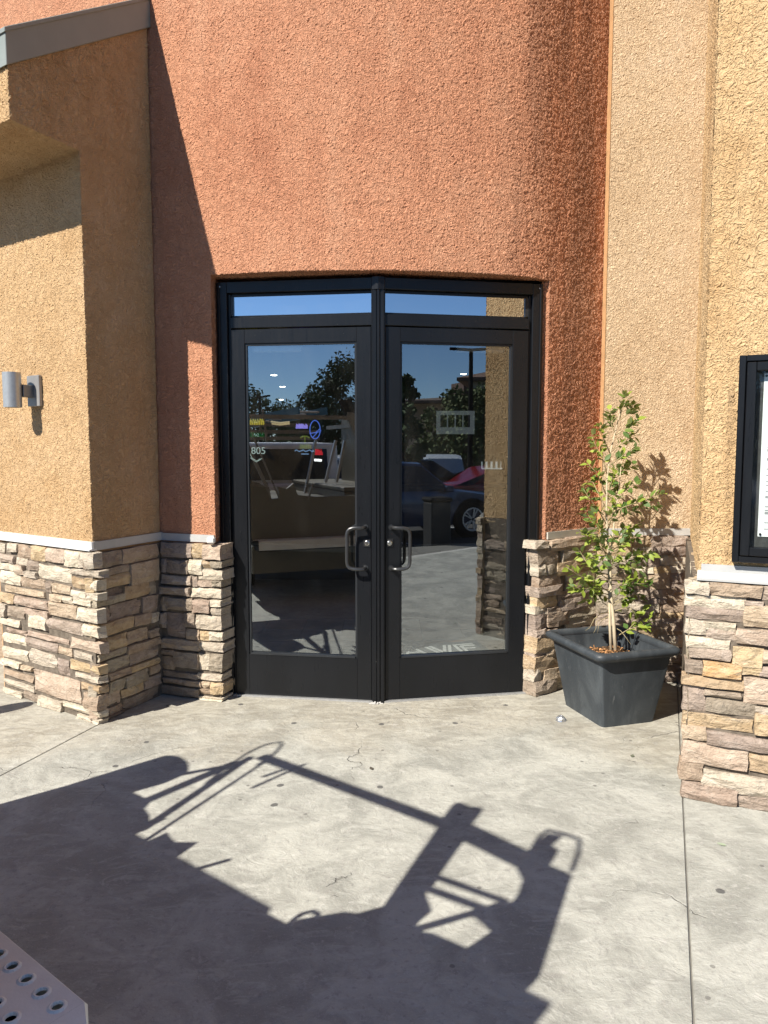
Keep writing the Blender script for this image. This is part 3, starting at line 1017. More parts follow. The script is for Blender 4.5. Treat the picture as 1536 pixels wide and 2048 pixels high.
# ------------------------------------------------------------------ double door
door = thing('storefront_entrance', 'dark double glass door with transoms and two D-shaped pull handles', 'double door', (MUL.x, MUL.y, 0))
HEAD_T, HEAD_B, BAR_T, BAR_B = 2.716, 2.645, 2.492, 2.424
for side, fr, s_out, s_jin, s_tr in (('left', frL, 1.05, .982, .947), ('right', frR, 1.086, 1.015, .973)):
    m = MB(); m.box(s_jin, s_out, -.11, .012, 0, HEAD_T-.001, fr)
    m.box(s_jin-.018, s_jin, -.11, -.012, 0, HEAD_B-.002, fr)
    m.box(s_out-.022, s_out-.012, .012, .02, 0, HEAD_T-.002, fr)
    m.build('frame_jamb', M_FRAME, door, bevel=.0025)
    m = MB(); m.box(.03, s_jin, -.11, .012, HEAD_B, HEAD_T, fr); m.box(.03, s_jin-.02, -.1, -.02, HEAD_B-.02, HEAD_B, fr)
    m.build('frame_head', M_FRAME, door, bevel=.0025)
    m = MB(); m.box(.03, s_jin-.019, -.1, .006, BAR_B, BAR_T, fr); m.box(.03, s_jin-.02, -.1, -.02, BAR_T, BAR_T+.015, fr)
    m.build('transom_bar', M_FRAME, door, bevel=.0025)
    m = MB(); m.box(.035, s_jin-.02, -.03, -.024, BAR_T+.014, HEAD_B-.019, fr)
    gp = m.build('transom_pane', [M_GLASS_T, M_GLASS_B], door)
    for p in gp.data.polygons:
        p.material_index = 0 if abs((p.center - Vector(fr(.5, -.024, p.center.z))).xy.dot(NL if side == 'left' else NR)) < .001 else 1
    m = MB(); m.box(s_tr, s_jin-.019, -.028, -.012, BAR_T+.016, HEAD_B-.02, fr); m.build('transom_stop', M_FRAME2, door)
    # door leaf
    g0, g1 = (.14, .872) if side == 'left' else (.142, .888)
    l0, l1 = .047, s_jin-.021
    gz0, gz1 = .287, 2.327
    m = MB()
    m.box(l0, g0, -.05, 0, .012, BAR_B-.008, fr); m.box(g1, l1, -.05, 0, .012, BAR_B-.008, fr)
    m.box(g0, g1, -.05, -.0006, .012, gz0, fr); m.box(g0, g1, -.05, -.0006, gz1, BAR_B-.008, fr)
    leaf = m.build('door_leaf', M_FRAME, door, bevel=.0015)
    m = MB()
    b = .013
    m.box(g0, g0+b, -.045, -.009, gz0, gz1, fr); m.box(g1-b, g1, -.045, -.009, gz0, gz1, fr)
    m.box(g0+b, g1-b, -.045, -.009, gz1-b, gz1, fr)
    m.box(g0+b, g1-b, -.045, .004, gz0, gz0+b*.9, fr)
    m.build('glazing_bead', M_FRAME2, leaf)
    m = MB(); m.box(g0+b*.5, g1-b*.5, -.027, -.021, gz0+b*.5, gz1-b*.5, fr)
    gp = m.build('glass_pane', [M_GLASS, M_GLASS_B], leaf)
    nn = NL if side == 'left' else NR
    for p in gp.data.polygons:
        p.material_index = 0 if abs((p.center - Vector(fr(.5, -.021, p.center.z))).xy.dot(nn)) < .001 else 1
    # offset pull
    hs, ht, hb = .083, 1.150, .885
    pts = [(hs, -.004, ht), (hs, .03, ht), (hs+.008, .05, ht), (hs+.028, .062, ht), (hs+.07, .064, ht-.001), (hs+.092, .064, ht-.008), (hs+.105, .064, ht-.022), (hs+.11, .064, ht-.045)]
    pts += [(s, o, hb+(ht-z)) for s, o, z in pts[::-1]]
    m = MB(); m.tube([fr(*p) for p in pts], .0115, 10); m.lathe([(.0, .004), (.018, .004), (.018, 0), (0, 0)], lambda x, y, z: fr(hs+x, z, ht+y), 14); m.lathe([(.0, .004), (.018, .004), (.018, 0), (0, 0)], lambda x, y, z: fr(hs+x, z, hb+y), 14)
    m.build('pull_handle', M_STEEL, leaf, smooth=True, angle=.6)
    m = MB(); m.box(.052, .096, .0, .006, 1.024, 1.075, fr)
    m.build('lock_plate', M_GASKET, leaf, bevel=.001)
    m = MB(); m.lathe([(0, .012), (.012, .012), (.0165, .009), (.0165, .004), (.0, .004)], lambda x, y, z: fr(.073+x, z, 1.048+y), 18)
    m.box(.0715, .0745, .012, .0135, 1.041, 1.055, fr)
    m.build('lock_cylinder', M_CHROME, leaf, smooth=True, angle=.5)
    m = MB(); m.box(g1-.36, g1-.03, -.1, -.055, gz1-.05, gz1+.03, fr)
    m.build('door_closer', M_ALU, leaf, bevel=.006)
    m = MB(); m.box(g0-.05, g1+.05, -.105, -.085, .97, 1.02, fr)
    m.build('push_bar', M_FRAME2, leaf, bevel=.004)
    m = MB(); m.box(.03, s_jin, -.1, .02, 0.0005, .011, fr); m.build('threshold', M_ALU, door)
    m = MB()
    for px, py in (((s_out+s_jin)/2+.012, HEAD_T-.03),):
        m.lathe([(0, .004), (.005, .003), (.006, 0)], lambda x, y, z: fr(px+x, .012+z, py+y), 8)
    m.build('frame_screw', M_CHROME, door)
m = MB()
mx, my = MUL.x, MUL.y
m.box(mx-.044, mx+.044, my-.006, my+.1, 0, HEAD_B-.002)
m.box(mx-.036, mx-.012, my-.018, my-.006, 0, HEAD_B-.004)
m.box(mx+.012, mx+.036, my-.018, my-.006, 0, HEAD_B-.004)
m.box(mx-.008, mx+.008, my-.026, my-.006, 0, HEAD_B-.003)
m.build('mullion', M_FRAME, door, bevel=.0018)
m = MB(); m.prism([(mx-.05, my+.05), (mx-.04, my-.019), (mx, my-.032), (mx+.04, my-.019), (mx+.05, my+.05)], lambda a, b, d: (a, b, d), HEAD_B-.006, HEAD_T+.001)
m.build('mullion_cap', M_FRAME, door, bevel=.0015)
m = MB()
r_ = random.Random(9)
for k in range(9):
    x = mx+r_.uniform(-.05, .05); y = my-.03+r_.uniform(-.014, .012); s = r_.uniform(.005, .014)
    m.box(x-s, x+s, y-s*.6, y+s*.6, .0, r_.uniform(.004, .014))
m.build('caulk_smear', plain('grey caulk', (.42, .41, .39), .8), door, bevel=.003)

# ------------------------------------------------------------------ dim room behind the glass
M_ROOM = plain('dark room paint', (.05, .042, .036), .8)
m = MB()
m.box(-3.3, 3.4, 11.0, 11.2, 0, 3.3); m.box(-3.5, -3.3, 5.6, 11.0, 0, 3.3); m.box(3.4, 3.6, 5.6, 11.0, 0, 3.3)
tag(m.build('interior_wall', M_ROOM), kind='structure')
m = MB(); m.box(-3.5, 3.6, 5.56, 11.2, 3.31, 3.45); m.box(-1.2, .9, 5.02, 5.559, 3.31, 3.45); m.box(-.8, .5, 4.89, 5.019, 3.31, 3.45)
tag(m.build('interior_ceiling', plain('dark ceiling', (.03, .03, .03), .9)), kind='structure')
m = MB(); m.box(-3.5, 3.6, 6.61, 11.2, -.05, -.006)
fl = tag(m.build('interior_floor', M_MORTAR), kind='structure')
M_TILE = [plain('slate tile', (.20, .165, .14), .45, 0, .5, .2, 8), plain('rust tile', (.36, .20, .125), .45, 0, .5, .2, 8), plain('grey tile', (.26, .25, .23), .45, 0, .5, .2, 8)]
r_ = random.Random(3)
for i in range(8):
    for j in range(5):
        m = MB(); x = -1.1+i*.36; y = 5.14+j*.40
        m.box(x+.004, x+.356, y+.004, y+.396, .0005, .006)
        m.build('tile', M_TILE[r_.choice((0, 1, 2))], fl)
m = MB(); m.box(-3, 3, 9.4, 10.1, 0, 1.12); m.box(-3.05, 3.05, 9.3, 10.15, 1.12, 1.17)
tag(m.build('bar_counter', plain('dark bar wood', (.04, .028, .02), .35)), 'long dark bar counter at the back of the dim room behind the glass', 'counter')

M_LAMP = glow('pendant bulb', (1, .93, .8), 14)
for k, (x, y, z) in enumerate(((-1.015, 7, 2.326), (-1.071, 8, 2.301), (-1.262, 9.3, 2.248), (.786, 7.5, 2.384))):
    lab = ('small glowing round ceiling spot in the left door glass, highest of three', 'small glowing round ceiling spot in the left door glass, middle of three',
           'small glowing round ceiling spot in the left door glass, lowest of three', 'small glowing round ceiling spot seen alone in the right door glass')[k]
    t = thing('pendant_lamp', lab, 'lamp', (x, y, z), 'ceiling spots inside the room')
    m = MB(); m.lathe([(0, .0), (.034, .0), (.036, .006), (.02, .02), (0, .025)], lambda a, b, c: (x+a, y+b, z+c), 18)
    m.build('shade', M_GASKET, t)
    m = MB(); m.lathe([(0, -.006), (.02, -.005), (.03, -.001)], lambda a, b, c: (x+a, y+b, z+c), 18)
    m.build('bulb', M_LAMP, t)
    m = MB(); m.tube([(x, y, z+.02), (x, y, 3.31)], .006, 6); m.build('cord', M_GASKET, t)


def neon(name, label, strokes, mat, r=.008, back=None):
    t = thing(name, label, 'neon sign', strokes[0][0])
    m = MB()
    for s in strokes:
        m.tube(s, r, 6)
    m.build('neon_tube', mat, t)
    if back:
        x0, x1, y, z0, z1 = back
        m = MB(); m.box(x0, x1, y+.03, y+.05, z0, z1); m.build('backing_panel', M_GASKET, t)
    return t


def squig(x0, x1, y, z0, z1, seed, n=9):
    r = random.Random(seed); out = []
    for i in range(n):
        a = x0+(x1-x0)*i/n; b = x0+(x1-x0)*(i+.75)/n
        out.append([(a, y, z0), (a+r.uniform(0, .4)*(b-a), y, z1), (b, y, z0+(z1-z0)*r.uniform(.2, .9)), (b, y, z0)])
    return out


circ = lambda cx, cz, y, rx, rz, a0=0, a1=360, n=22: [(cx+rx*math.cos(math.radians(a0+(a1-a0)*i/n)), y, cz+rz*math.sin(math.radians(a0+(a1-a0)*i/n))) for i in range(n+1)]
neon('neon_sign', 'oval blue neon ring sign glowing inside the left door', [circ(-.64, 1.825, 7, .048, .085), [(-.69, 7, 1.79), (-.63, 7, 1.8), (-.6, 7, 1.83), (-.585, 7, 1.815), (-.62, 7, 1.80), (-.66, 7, 1.755)]], glow('blue neon', (.12, .25, 1), 0.6), .0045, (-.71, -.56, 7, 1.71, 1.93))
neon('neon_sign', 'yellow neon word sign at the far left of the left door glass', squig(-1.49, -1.27, 8, 1.9, 1.96, 2), glow('yellow neon', (.9, .75, .05), .4), .007, (-1.52, -1.25, 8, 1.88, 1.975))
neon('neon_sign', 'dim green neon sign below the yellow one', squig(-1.47, -1.27, 8, 1.77, 1.82, 3), glow('green neon', (.02, .5, .12), .12), .006)
neon('neon_sign', 'pale tan strip sign beside the yellow neon sign', [[(-1.2, 8, 1.935), (-1.1, 8, 1.92), (-1.0, 8, 1.93)], [(-1.19, 8, 1.912), (-1.1, 8, 1.9), (-1.0, 8, 1.912)]], glow('tan neon', (.95, .75, .4), .4), .009)
neon('neon_sign', 'violet neon strip sign left of the blue ring sign', squig(-.93, -.81, 8, 1.86, 1.905, 5, 5), glow('violet neon', (.35, .3, 1), .7), .01)
neon('neon_sign', 'yellow and green palm shaped neon sign under the blue ring', [[(-.735, 7, 1.70), (-.735, 7, 1.77)], circ(-.735, 1.745, 7, .04, .02, 0, 180, 8)]+squig(-.78, -.68, 7, 1.65, 1.69, 6, 5), glow('lime neon', (.45, .6, .06), .2), .006)
neon('neon_sign', 'pale blue wavy neon line sign under the palm sign', [[(-.83+i*.02, 7, 1.63+.008*math.sin(i*2.1)) for i in range(10)], [(-.77, 7, 1.6), (-.70, 7, 1.6)]], glow('ice neon', (.35, .6, 1), .35), .006)
neon('neon_sign', 'small red neon cluster with white strip in the left door', squig(-.635, -.575, 7, 1.59, 1.64, 8, 4), glow('red neon', (.9, .03, .05), .5), .01)
neon('neon_sign', 'small bright white neon strip under the red cluster', [[(-.65, 7, 1.545), (-.58, 7, 1.54)]], glow('white neon', (1, 1, 1), 1.6), .012)

# shield sign reading 805
sh = thing('shield_sign', 'white outlined shield sign reading 805 inside the left door', 'sign', (-1.097, 6.5, 1.617))
m = MB()
X, Y, Z = -1.085, 6.5, 1.62
for k, o in enumerate((0, .014)):
    m.tube([(X-.09+o, Y, Z+.05), (X-.09+o, Y, Z-.005), (X-.07+o, Y, Z-.05), (X-.02+o*.4, Y, Z-.085+o*.6), (X+.03-o, Y, Z-.055)], .0028, 6)
M_NEONW = glow('white outline neon', (.6, .75, .7), .55)
m.build('shield_outline', M_NEONW, sh)


def text_obj(name, s, size, loc, rot, mat, parent, ext=.003):
    cu = bpy.data.curves.new(name, 'FONT'); cu.body = s; cu.size = size; cu.extrude = ext; cu.align_x = 'CENTER'; cu.align_y = 'CENTER'
    o = bpy.data.objects.new(name, cu); COL.objects.link(o)
    bpy.context.view_layer.update()
    me = bpy.data.meshes.new_from_object(o.evaluated_get(bpy.context.evaluated_depsgraph_get()))
    bpy.data.objects.remove(o, do_unlink=True)
    M = Matrix.Translation(loc) @ rot.to_4x4()
    me.transform(M); me.materials.clear(); me.materials.append(mat); me.name = name
    return link(name, me, parent)


text_obj('numerals', '805', .085, Vector((X+.0, Y, Z+.01)), Matrix.Rotation(math.pi/2, 3, 'X'), M_NEONW, sh)

# framed menu board and shelf items seen through the right door
bd = thing('wall_board', 'white framed board with four dark panels inside the right door', 'board', (.85, 9, 1.96))
m = MB(); m.box(.625, 1.08, 9.0, 9.03, 1.82, 2.095)
m.build('frame', glow('backlit board', (.62, .72, .78), .10), bd)
for k in range(4):
    m = MB(); x = .672+k*.092; m.box(x, x+.075, 8.985, 8.999, 1.9, 2.045)
    m.build('panel', plain('board panel', ((.05, .06, .09), (.16, .13, .06), (.09, .09, .08), (.05, .05, .11))[k], .6), bd)
shf = thing('glass_shelf', 'white lit shelf with bottles inside the right door', 'shelf', (1.3, 9, 1.45))
m = MB(); m.box(1.18, 1.42, 9, 9.1, 1.4, 1.415); m.box(1.18, 1.42, 9.1, 9.11, 1.41, 1.49)
m.build('lit_board', glow('lit shelf', (.8, .95, 1), .25), shf)
for k in range(4):
    m = MB(); x = 1.205+k*.06; m.lathe([(.0, 0), (.018, 0), (.018, .1), (.008, .13), (.008, .17), (0, .17)], lambda a, b, c: (x+a, 9.05+b, 1.415+c), 10)
    m.build('bottle', plain('bottle glass', (.25, .27, .24), .15), shf)

# doormat with letters
mat_ = thing('doormat', 'grey doormat with white block letters just inside the right door', 'doormat', (.35, 5.3, .007))
MO = Vector((.30, 5.98)); MA = math.radians(13)


def mf(x, y, z): return (MO.x+x*math.cos(MA)-y*math.sin(MA), MO.y+x*math.sin(MA)+y*math.cos(MA), z)


m = MB(); m.box(-.62, .55, -.62, .20, .0065, .016, mf)
m.build('mat_body', plain('grey mat carpet', (.10, .115, .125), .95, 0, .1, .2, 30, .003, 200), mat_, bevel=.003)
M_LET = plain('white mat lettering', (.75, .76, .76), .9)
m = MB()


def stroke(a, b, w=.026):
    m.bar(mf(a[0], a[1], .0176), mf(b[0], b[1], .0176), w, .003)


T_, B_ = .10, -.14
for x in (.06, .105):
    stroke((x, T_), (x+.075, B_))
stroke((.23, T_), (.16, B_)); stroke((.275, T_), (.205, B_))
stroke((.30, T_), (.48, T_)); stroke((.313, T_), (.313, B_)); stroke((.36, T_-.045), (.48, T_-.045)); stroke((.36, T_-.045), (.36, B_)); stroke((.37, -.02), (.46, -.02)); stroke((.30, B_), (.48, B_))
stroke((-.15, B_), (-.08, T_)); stroke((.02, B_), (-.045, T_)); stroke((-.11, -.05), (-.02, -.05))
m.build('mat_letters', M_LET, mat_)

# ------------------------------------------------------------------ wall lamp on the pillar
lamp = thing('wall_lamp', 'brushed silver cylinder up-down wall lamp on the ochre pillar', 'wall lamp', (-2.2, 4.7, 2.0))
FNo = FN


def lf(f, o, z): p = NS+FD*f+FNo*o; return (p.x, p.y, z)


m = MB(); m.box(.455, .585, .002, .025, 1.915, 2.105, lf); m.build('back_plate', plain('lamp plate grey', (.27, .265, .26), .4, .3), lamp, bevel=.003)
m = MB(); m.box(.515, .575, .02, .09, 1.97, 2.045, lf); m.build('arm', plain('lamp arm grey', (.2, .2, .2), .4, .4), lamp, bevel=.003)
m = MB(); m.lathe([(.046, -.0), (.053, 0), (.053, .212), (.046, .212), (.046, 0.0)], lambda a, b, c: lf(.56+a, .135+b, 1.905+c), 28)
m.lathe([(0, .02), (.046, .02), (.046, .19), (0, .19)], lambda a, b, c: lf(.56+a, .135+b, 1.905+c), 28)
m.build('lamp_cylinder', plain('brushed lamp metal', (.40, .405, .405), .35, .55, .5, .06, 60), lamp, smooth=True, angle=.6)

# ------------------------------------------------------------------ menu case on the pier
case = thing('menu_case', 'dark framed glass menu case with a white menu sheet on the amber pier', 'menu case', (1.6, 3.39, 1.6))


def mc(s, o, z): p = PS0+PD*s+PN*o; return (p.x, p.y, z)


cx0, cx1, cz0, cz1 = .138, .78, 1.145, 2.065
m = MB()
w = .028
m.box(cx0, cx0+w, .001, .055, cz0, cz1, mc); m.box(cx1-w, cx1, .001, .055, cz0, cz1, mc)
m.box(cx0+w, cx1-w, .001, .055, cz1-w, cz1, mc); m.box(cx0+w, cx1-w, .001, .055, cz0, cz0+w, mc)
m.build('outer_frame', M_FRAME, case, bevel=.003)
m = MB()
a0, a1, b0, b1 = cx0+w+.004, cx1-w-.004, cz0+w+.004, cz1-w-.004
w2 = .038
m.box(a0, a0+w2, .012, .062, b0, b1, mc); m.box(a1-w2, a1, .012, .062, b0, b1, mc)
m.box(a0+w2, a1-w2, .012, .062, b1-w2, b1, mc); m.box(a0+w2, a1-w2, .012, .062, b0, b0+w2, mc)
m.build('door_frame', M_FRAME, case, bevel=.003)
m = MB(); m.box(cx0+w, cx1-w, .003, .01, cz0+w, cz1-w, mc); m.build('back_board', plain('dark pinboard', (.055, .055, .055), .8, 0, .2, .2, 40), case)
m = MB(); m.box(a0+w2-.004, a1-w2+.004, .044, .048, b0+w2-.004, b1-w2+.004, mc)
gp = m.build('case_pane', [M_GLASS_C, M_GLASS_B], case)
for p in gp.data.polygons:
    p.material_index = 0 if p.center.xy is not None and abs((Vector(p.center.xy)-PS0).dot(PN)-.048) < .001 else 1
m = MB(); m.box(.240, .69, .0105, .013, 1.262, 1.985, mc); m.build('menu_sheet', plain('white menu paper', (.82, .83, .84), .6), case)
m = MB(); r_ = random.Random(12)
z = 1.93
while z > 1.29:
    head = r_.random() < .16
    x1 = r_.uniform(.36, .62)
    m.box(.264, x1, .0131, .0137, z, z+(.012 if head else .005), mc)
    z -= .04 if head else r_.choice((.016, .016, .028))
m.build('menu_lines', plain('grey print', (.28, .28, .29), .7), case)
for s, z in ((.249, 1.975), (.25, 1.272)):
    m = MB()
    m.lathe([(0, .006), (.005, .005), (.006, 0)], lambda a, b, c: mc(s+a, .013+c, z+b), 10)
    m.build('corner_pin', M_GASKET, case)

# ------------------------------------------------------------------ planter
pl_ = thing('planter', 'charcoal plastic rectangular planter with a thick rolled rim, by the alcove', 'planter', (1.42, 4.6, 0))
U = Vector((.957, .290)).normalized(); W_ = Vector((-.29, .957)).normalized()
F0 = Vector((1.298, 4.329))


def pot_pt(a, b, z): p = F0+U*a+W_*b; return (p.x, p.y, z)


BL, BW = .366, .44            # bottom sides
TO = .068                     # flare to the top
H_ = .455


def ring(off, z, r=.03):
    """rounded rectangle, off = distance outside the bottom outline"""
    x0, x1, y0, y1 = -off, BL+off, -off, BW+off
    out = []
    for cx, cy, a0 in ((x1-r, y0+r, -90), (x1-r, y1-r, 0), (x0+r, y1-r, 90), (x0+r, y0+r, 180)):
        for k in range(4):
            a = math.radians(a0+30*k)
            out.append(pot_pt(cx+r*math.cos(a), cy+r*math.sin(a), z))
    return out


def loft(m, rings, close_a=False, close_b=False):
    n = len(rings[0])
    vs = [p for r in rings for p in r]
    fs = []
    for i in range(len(rings)-1):
        for k in range(n):
            fs.append((i*n+k, i*n+(k+1) % n, (i+1)*n+(k+1) % n, (i+1)*n+k))
    if close_a: fs.append(tuple(range(n))[::-1])
    if close_b: fs.append(tuple(range((len(rings)-1)*n, len(rings)*n)))
    m.add(vs, fs)


def pot_mat():
    m = NT('charcoal pot plastic')
    d = m.ramp(m.noise(1, 5, .65, .6, m.mapping((6, 6, 2.2))), .42, .72)
    c = m.mix(d, (.032, .039, .046), (.062, .072, .08))
    scr = m.ramp(m.noise(1, 3, .7, 1, m.mapping((30, 30, 4))), .66, .74, 0, .35)
    c = m.mix(scr, c, (.2, .21, .215))
    return m.base(c, .5, 0, m.bump(m.noise(150, 2, .5), .0012), .45)


M_POT = pot_mat()
m = MB()
loft(m, [ring(.0, 0), ring(.0, .004), ring(TO*.93, H_-.045), ring(TO*.93, H_-.02), ring(TO*.93-.008, H_-.02), ring(TO*.7, .36), ring(.03, .3)], True, True)
m.build('pot_body', M_POT, pl_, smooth=True, angle=.5)
m = MB()
rr = []
for k in range(9):
    a = math.radians(-100+k*250/8)
    rr.append(ring(TO+.012+.026*math.cos(a), H_-.005+.026*math.sin(a), .045))
rr.append(ring(TO-.012, H_-.035, .03))
rr.append(ring(TO+.004, H_-.04, .03))
loft(m, rr+[rr[0]])
m.build('pot_rim', M_POT, pl_, smooth=True)
m = MB()
m.add(ring(TO*.6, .345), [tuple(range(16))])
sb = m.build('soil', plain('brown potting soil', (.09, .055, .032), .95, 0, .1, .4, 40, .02, 60), pl_)
m = MB(); r_ = random.Random(5)
for k in range(260):
    a, b = r_.uniform(-.02, BL+.02), r_.uniform(-.02, BW+.02)
    p = Vector(pot_pt(a, b, .348+r_.uniform(0, .012)))
    d = Vector((r_.uniform(-1, 1), r_.uniform(-1, 1), r_.uniform(-.4, .4))).normalized()
    m.bar(p-d*r_.uniform(.006, .014), p+d*r_.uniform(.006, .014), r_.uniform(.006, .012), .004)
o = m.build('bark_chips', plain('orange bark chips', (.36, .19, .085), .9, 0, .2, .45, 60), pl_)
o['kind'] = 'stuff'

# ------------------------------------------------------------------ young tree
tr = thing('young_tree', 'slim young leafy tree with pale twin stems growing in the charcoal planter', 'tree', (1.445, 4.63, .35))
def lean(v): return 4.63+.30*(1300-v)/500      # the stems lean towards the wall


def unp(u, v, y):
    """a spot in the tree given by its bearing from the entrance apron and its distance"""
    t = math.atan(129/1500); c_, s_ = math.cos(t), math.sin(t)
    x = (u-768)/1500; z = (1024-v)/1500
    k = y/(c_+z*s_)
    return Vector((x*k, y, CAM_H+(-s_+z*c_)*k))


def bark(name, a, b):
    m = NT(name)
    f = m.noise(1, 4, .6, .5, m.mapping((40, 40, 12)))
    return m.base(m.mix(f, a, b), .85, 0, m.bump(f, .004), .2)


M_BARK = bark('pale bark', (.36, .29, .19), (.56, .48, .35))
M_TWIG = bark('twig bark', (.27, .22, .12), (.40, .34, .20))
stemA = [unp(u, v, lean(v)) for u, v in ((1222, 1300), (1219.5, 1240), (1219, 1180), (1217, 1100), (1213, 1030), (1214, 960), (1222, 900), (1234, 850), (1243, 815), (1247, 790))]
stemB = [unp(u, v, lean(v)-d) for u, v, d in ((1231, 1300, .03), (1227, 1240, .02), (1222, 1190, .012), (1220, 1120, .02), (1228, 1050, .05), (1238, 980, .06), (1243, 920, .06))]
m = MB(); m.tube(stemA, [.0098, .0094, .009, .0082, .007, .006, .005, .004, .003, .0015], 8); m.build('stem', M_BARK, tr, smooth=True)
m = MB(); m.tube(stemB, [.013, .011, .0085, .006, .005, .004, .002], 8); m.build('stem', M_BARK, tr, smooth=True)


def leaf_mesh(seed):
    r = random.Random(seed)
    L = 1.0; n = 5
    vs = []; fs = []
    fold = r.uniform(.12, .3); curl = r.uniform(-.22, .1)
    prof = [0, .19, .265, .23, .12, 0]
    for i in range(n+1):
        t = i/n; y = t*L; z = curl*t*t
        w = prof[i]
        if i in (0, n): vs.append((0, y, z))
        else: vs += [(-w, y, z+fold*w), (0, y, z), (w, y, z+fold*w)]
    fs = [(0, 2, 1), (0, 3, 2)]
    for i in range(n-2):
        a = 1+3*i
        fs += [(a, a+1, a+4, a+3), (a+1, a+2, a+5, a+4)]
    a = 1+3*(n-2); e = len(vs)-1
    fs += [(a, a+1, e), (a+1, a+2, e)]
    vs = [(0, -.12, .01)]+vs  # petiole
    fs = [tuple(i+1 for i in f) for f in fs]
    return vs, fs


def leaf_mat(name, a, b, back):
    m = NT(name)
    oi = m.n('ObjectInfo'); geo = m.n('NewGeometry')
    c = m.mix(oi.outputs['Random'], a, b)
    c = m.mix(geo.outputs['Backfacing'], c, back)
    tr_ = m.n('BsdfTranslucent'); m.set(tr_.inputs['Color'], m.mix(.5, c, (.22, .30, .03)))
    m.base(c, .5, 0, None, .3)
    mx = m.n('MixShader'); mx.inputs[0].default_value = .32
    m.t.links.new(m.b.outputs[0], mx.inputs[1]); m.t.links.new(tr_.outputs[0], mx.inputs[2]); m.t.links.new(mx.outputs[0], m.out.inputs[0])
    return m.mat


M_LEAF = [leaf_mat('fresh green leaf', (.24, .315, .045), (.36, .42, .085), (.30, .34, .12)),
          leaf_mat('deep green leaf', (.075, .145, .035), (.16, .235, .05), (.16, .21, .08))]
LEAF_ME = []
for k in range(8):
    vs, fs = leaf_mesh(50+k)
    me = bpy.data.meshes.new('leaf'); me.from_pydata(vs, [], fs); me.materials.append(M_LEAF[k % 2])
    me.polygons.foreach_set('use_smooth', [True]*len(me.polygons)); me.update(); LEAF_ME.append(me)

r_ = random.Random(21)
leaf_n = [0]
LEAF_KEEP = .38
spare = MB()


def put_leaf(p, d, size, fresh):
    size *= 1.12
    q = d.to_track_quat('Y', 'Z')
    q = q @ Matrix.Rotation(r_.uniform(-1.1, 1.1), 3, 'Y').to_quaternion()
    k_ = r_.randrange(4)*2+(0 if fresh else 1)
    if r_.random() > LEAF_KEEP or leaf_n[0] >= 298:          # past the first three hundred the rest grow in one mesh
        vs_, fs_ = leaf_mesh(50+k_)
        spare.add([p+q @ Vector((x*size, y*size, z*size)) for x, y, z in vs_], fs_, k_ % 2)
        return
    me = LEAF_ME[k_]
    o = bpy.data.objects.new('leaf', me); COL.objects.link(o); o.parent = tr
    o.location = p-Vector(tr.location); o.rotation_mode = 'QUATERNION'; o.rotation_quaternion = q; o.scale = (size*r_.uniform(.85, 1.2), size, size)
    leaf_n[0] += 1


def branch(pts, leaves, r0=.0035, fresh=.5, size=.05):
    m = MB()
    m.tube(pts, [r0*(1-.75*i/(len(pts)-1)) for i in range(len(pts))], 6)
    m.build('branch', M_TWIG, tr, smooth=True)
    tot = sum((pts[i+1]-pts[i]).length for i in range(len(pts)-1))
    for k in range(leaves):
        t = (.25+.75*(k+r_.uniform(.1, .9))/leaves)*tot
        for i in range(len(pts)-1):
            l = (pts[i+1]-pts[i]).length
            if t <= l or i == len(pts)-2:
                p = pts[i].lerp(pts[i+1], min(1, t/l)); ax = (pts[i+1]-pts[i]).normalized(); break
            t -= l
        side = Vector((r_.uniform(-1, 1), r_.uniform(-1, 1), r_.uniform(-.55, .7)))
        side = (side-ax*side.dot(ax)*.7).normalized()
        d = (ax*r_.uniform(.25, .9)+side*r_.uniform(.6, 1.0)+Vector((0, 0, -.15))).normalized()
        put_leaf(p+d*.008, d, size*r_.uniform(.7, 1.2), r_.random() < fresh)


def br(uv, leaves, dy, fresh=.5, size=.05, r0=.0035):
    leaves = int(leaves*2.7)
    n = len(uv)
    pts = []
    for i, (u, v) in enumerate(uv):
        pts.append(unp(u+r_.uniform(-2, 2)*(i > 0), v+r_.uniform(-2, 2)*(i > 0), lean(uv[0][1]*.6+v*.4)+dy*(i/(n-1))))
    branch(pts, leaves, r0, fresh, size)


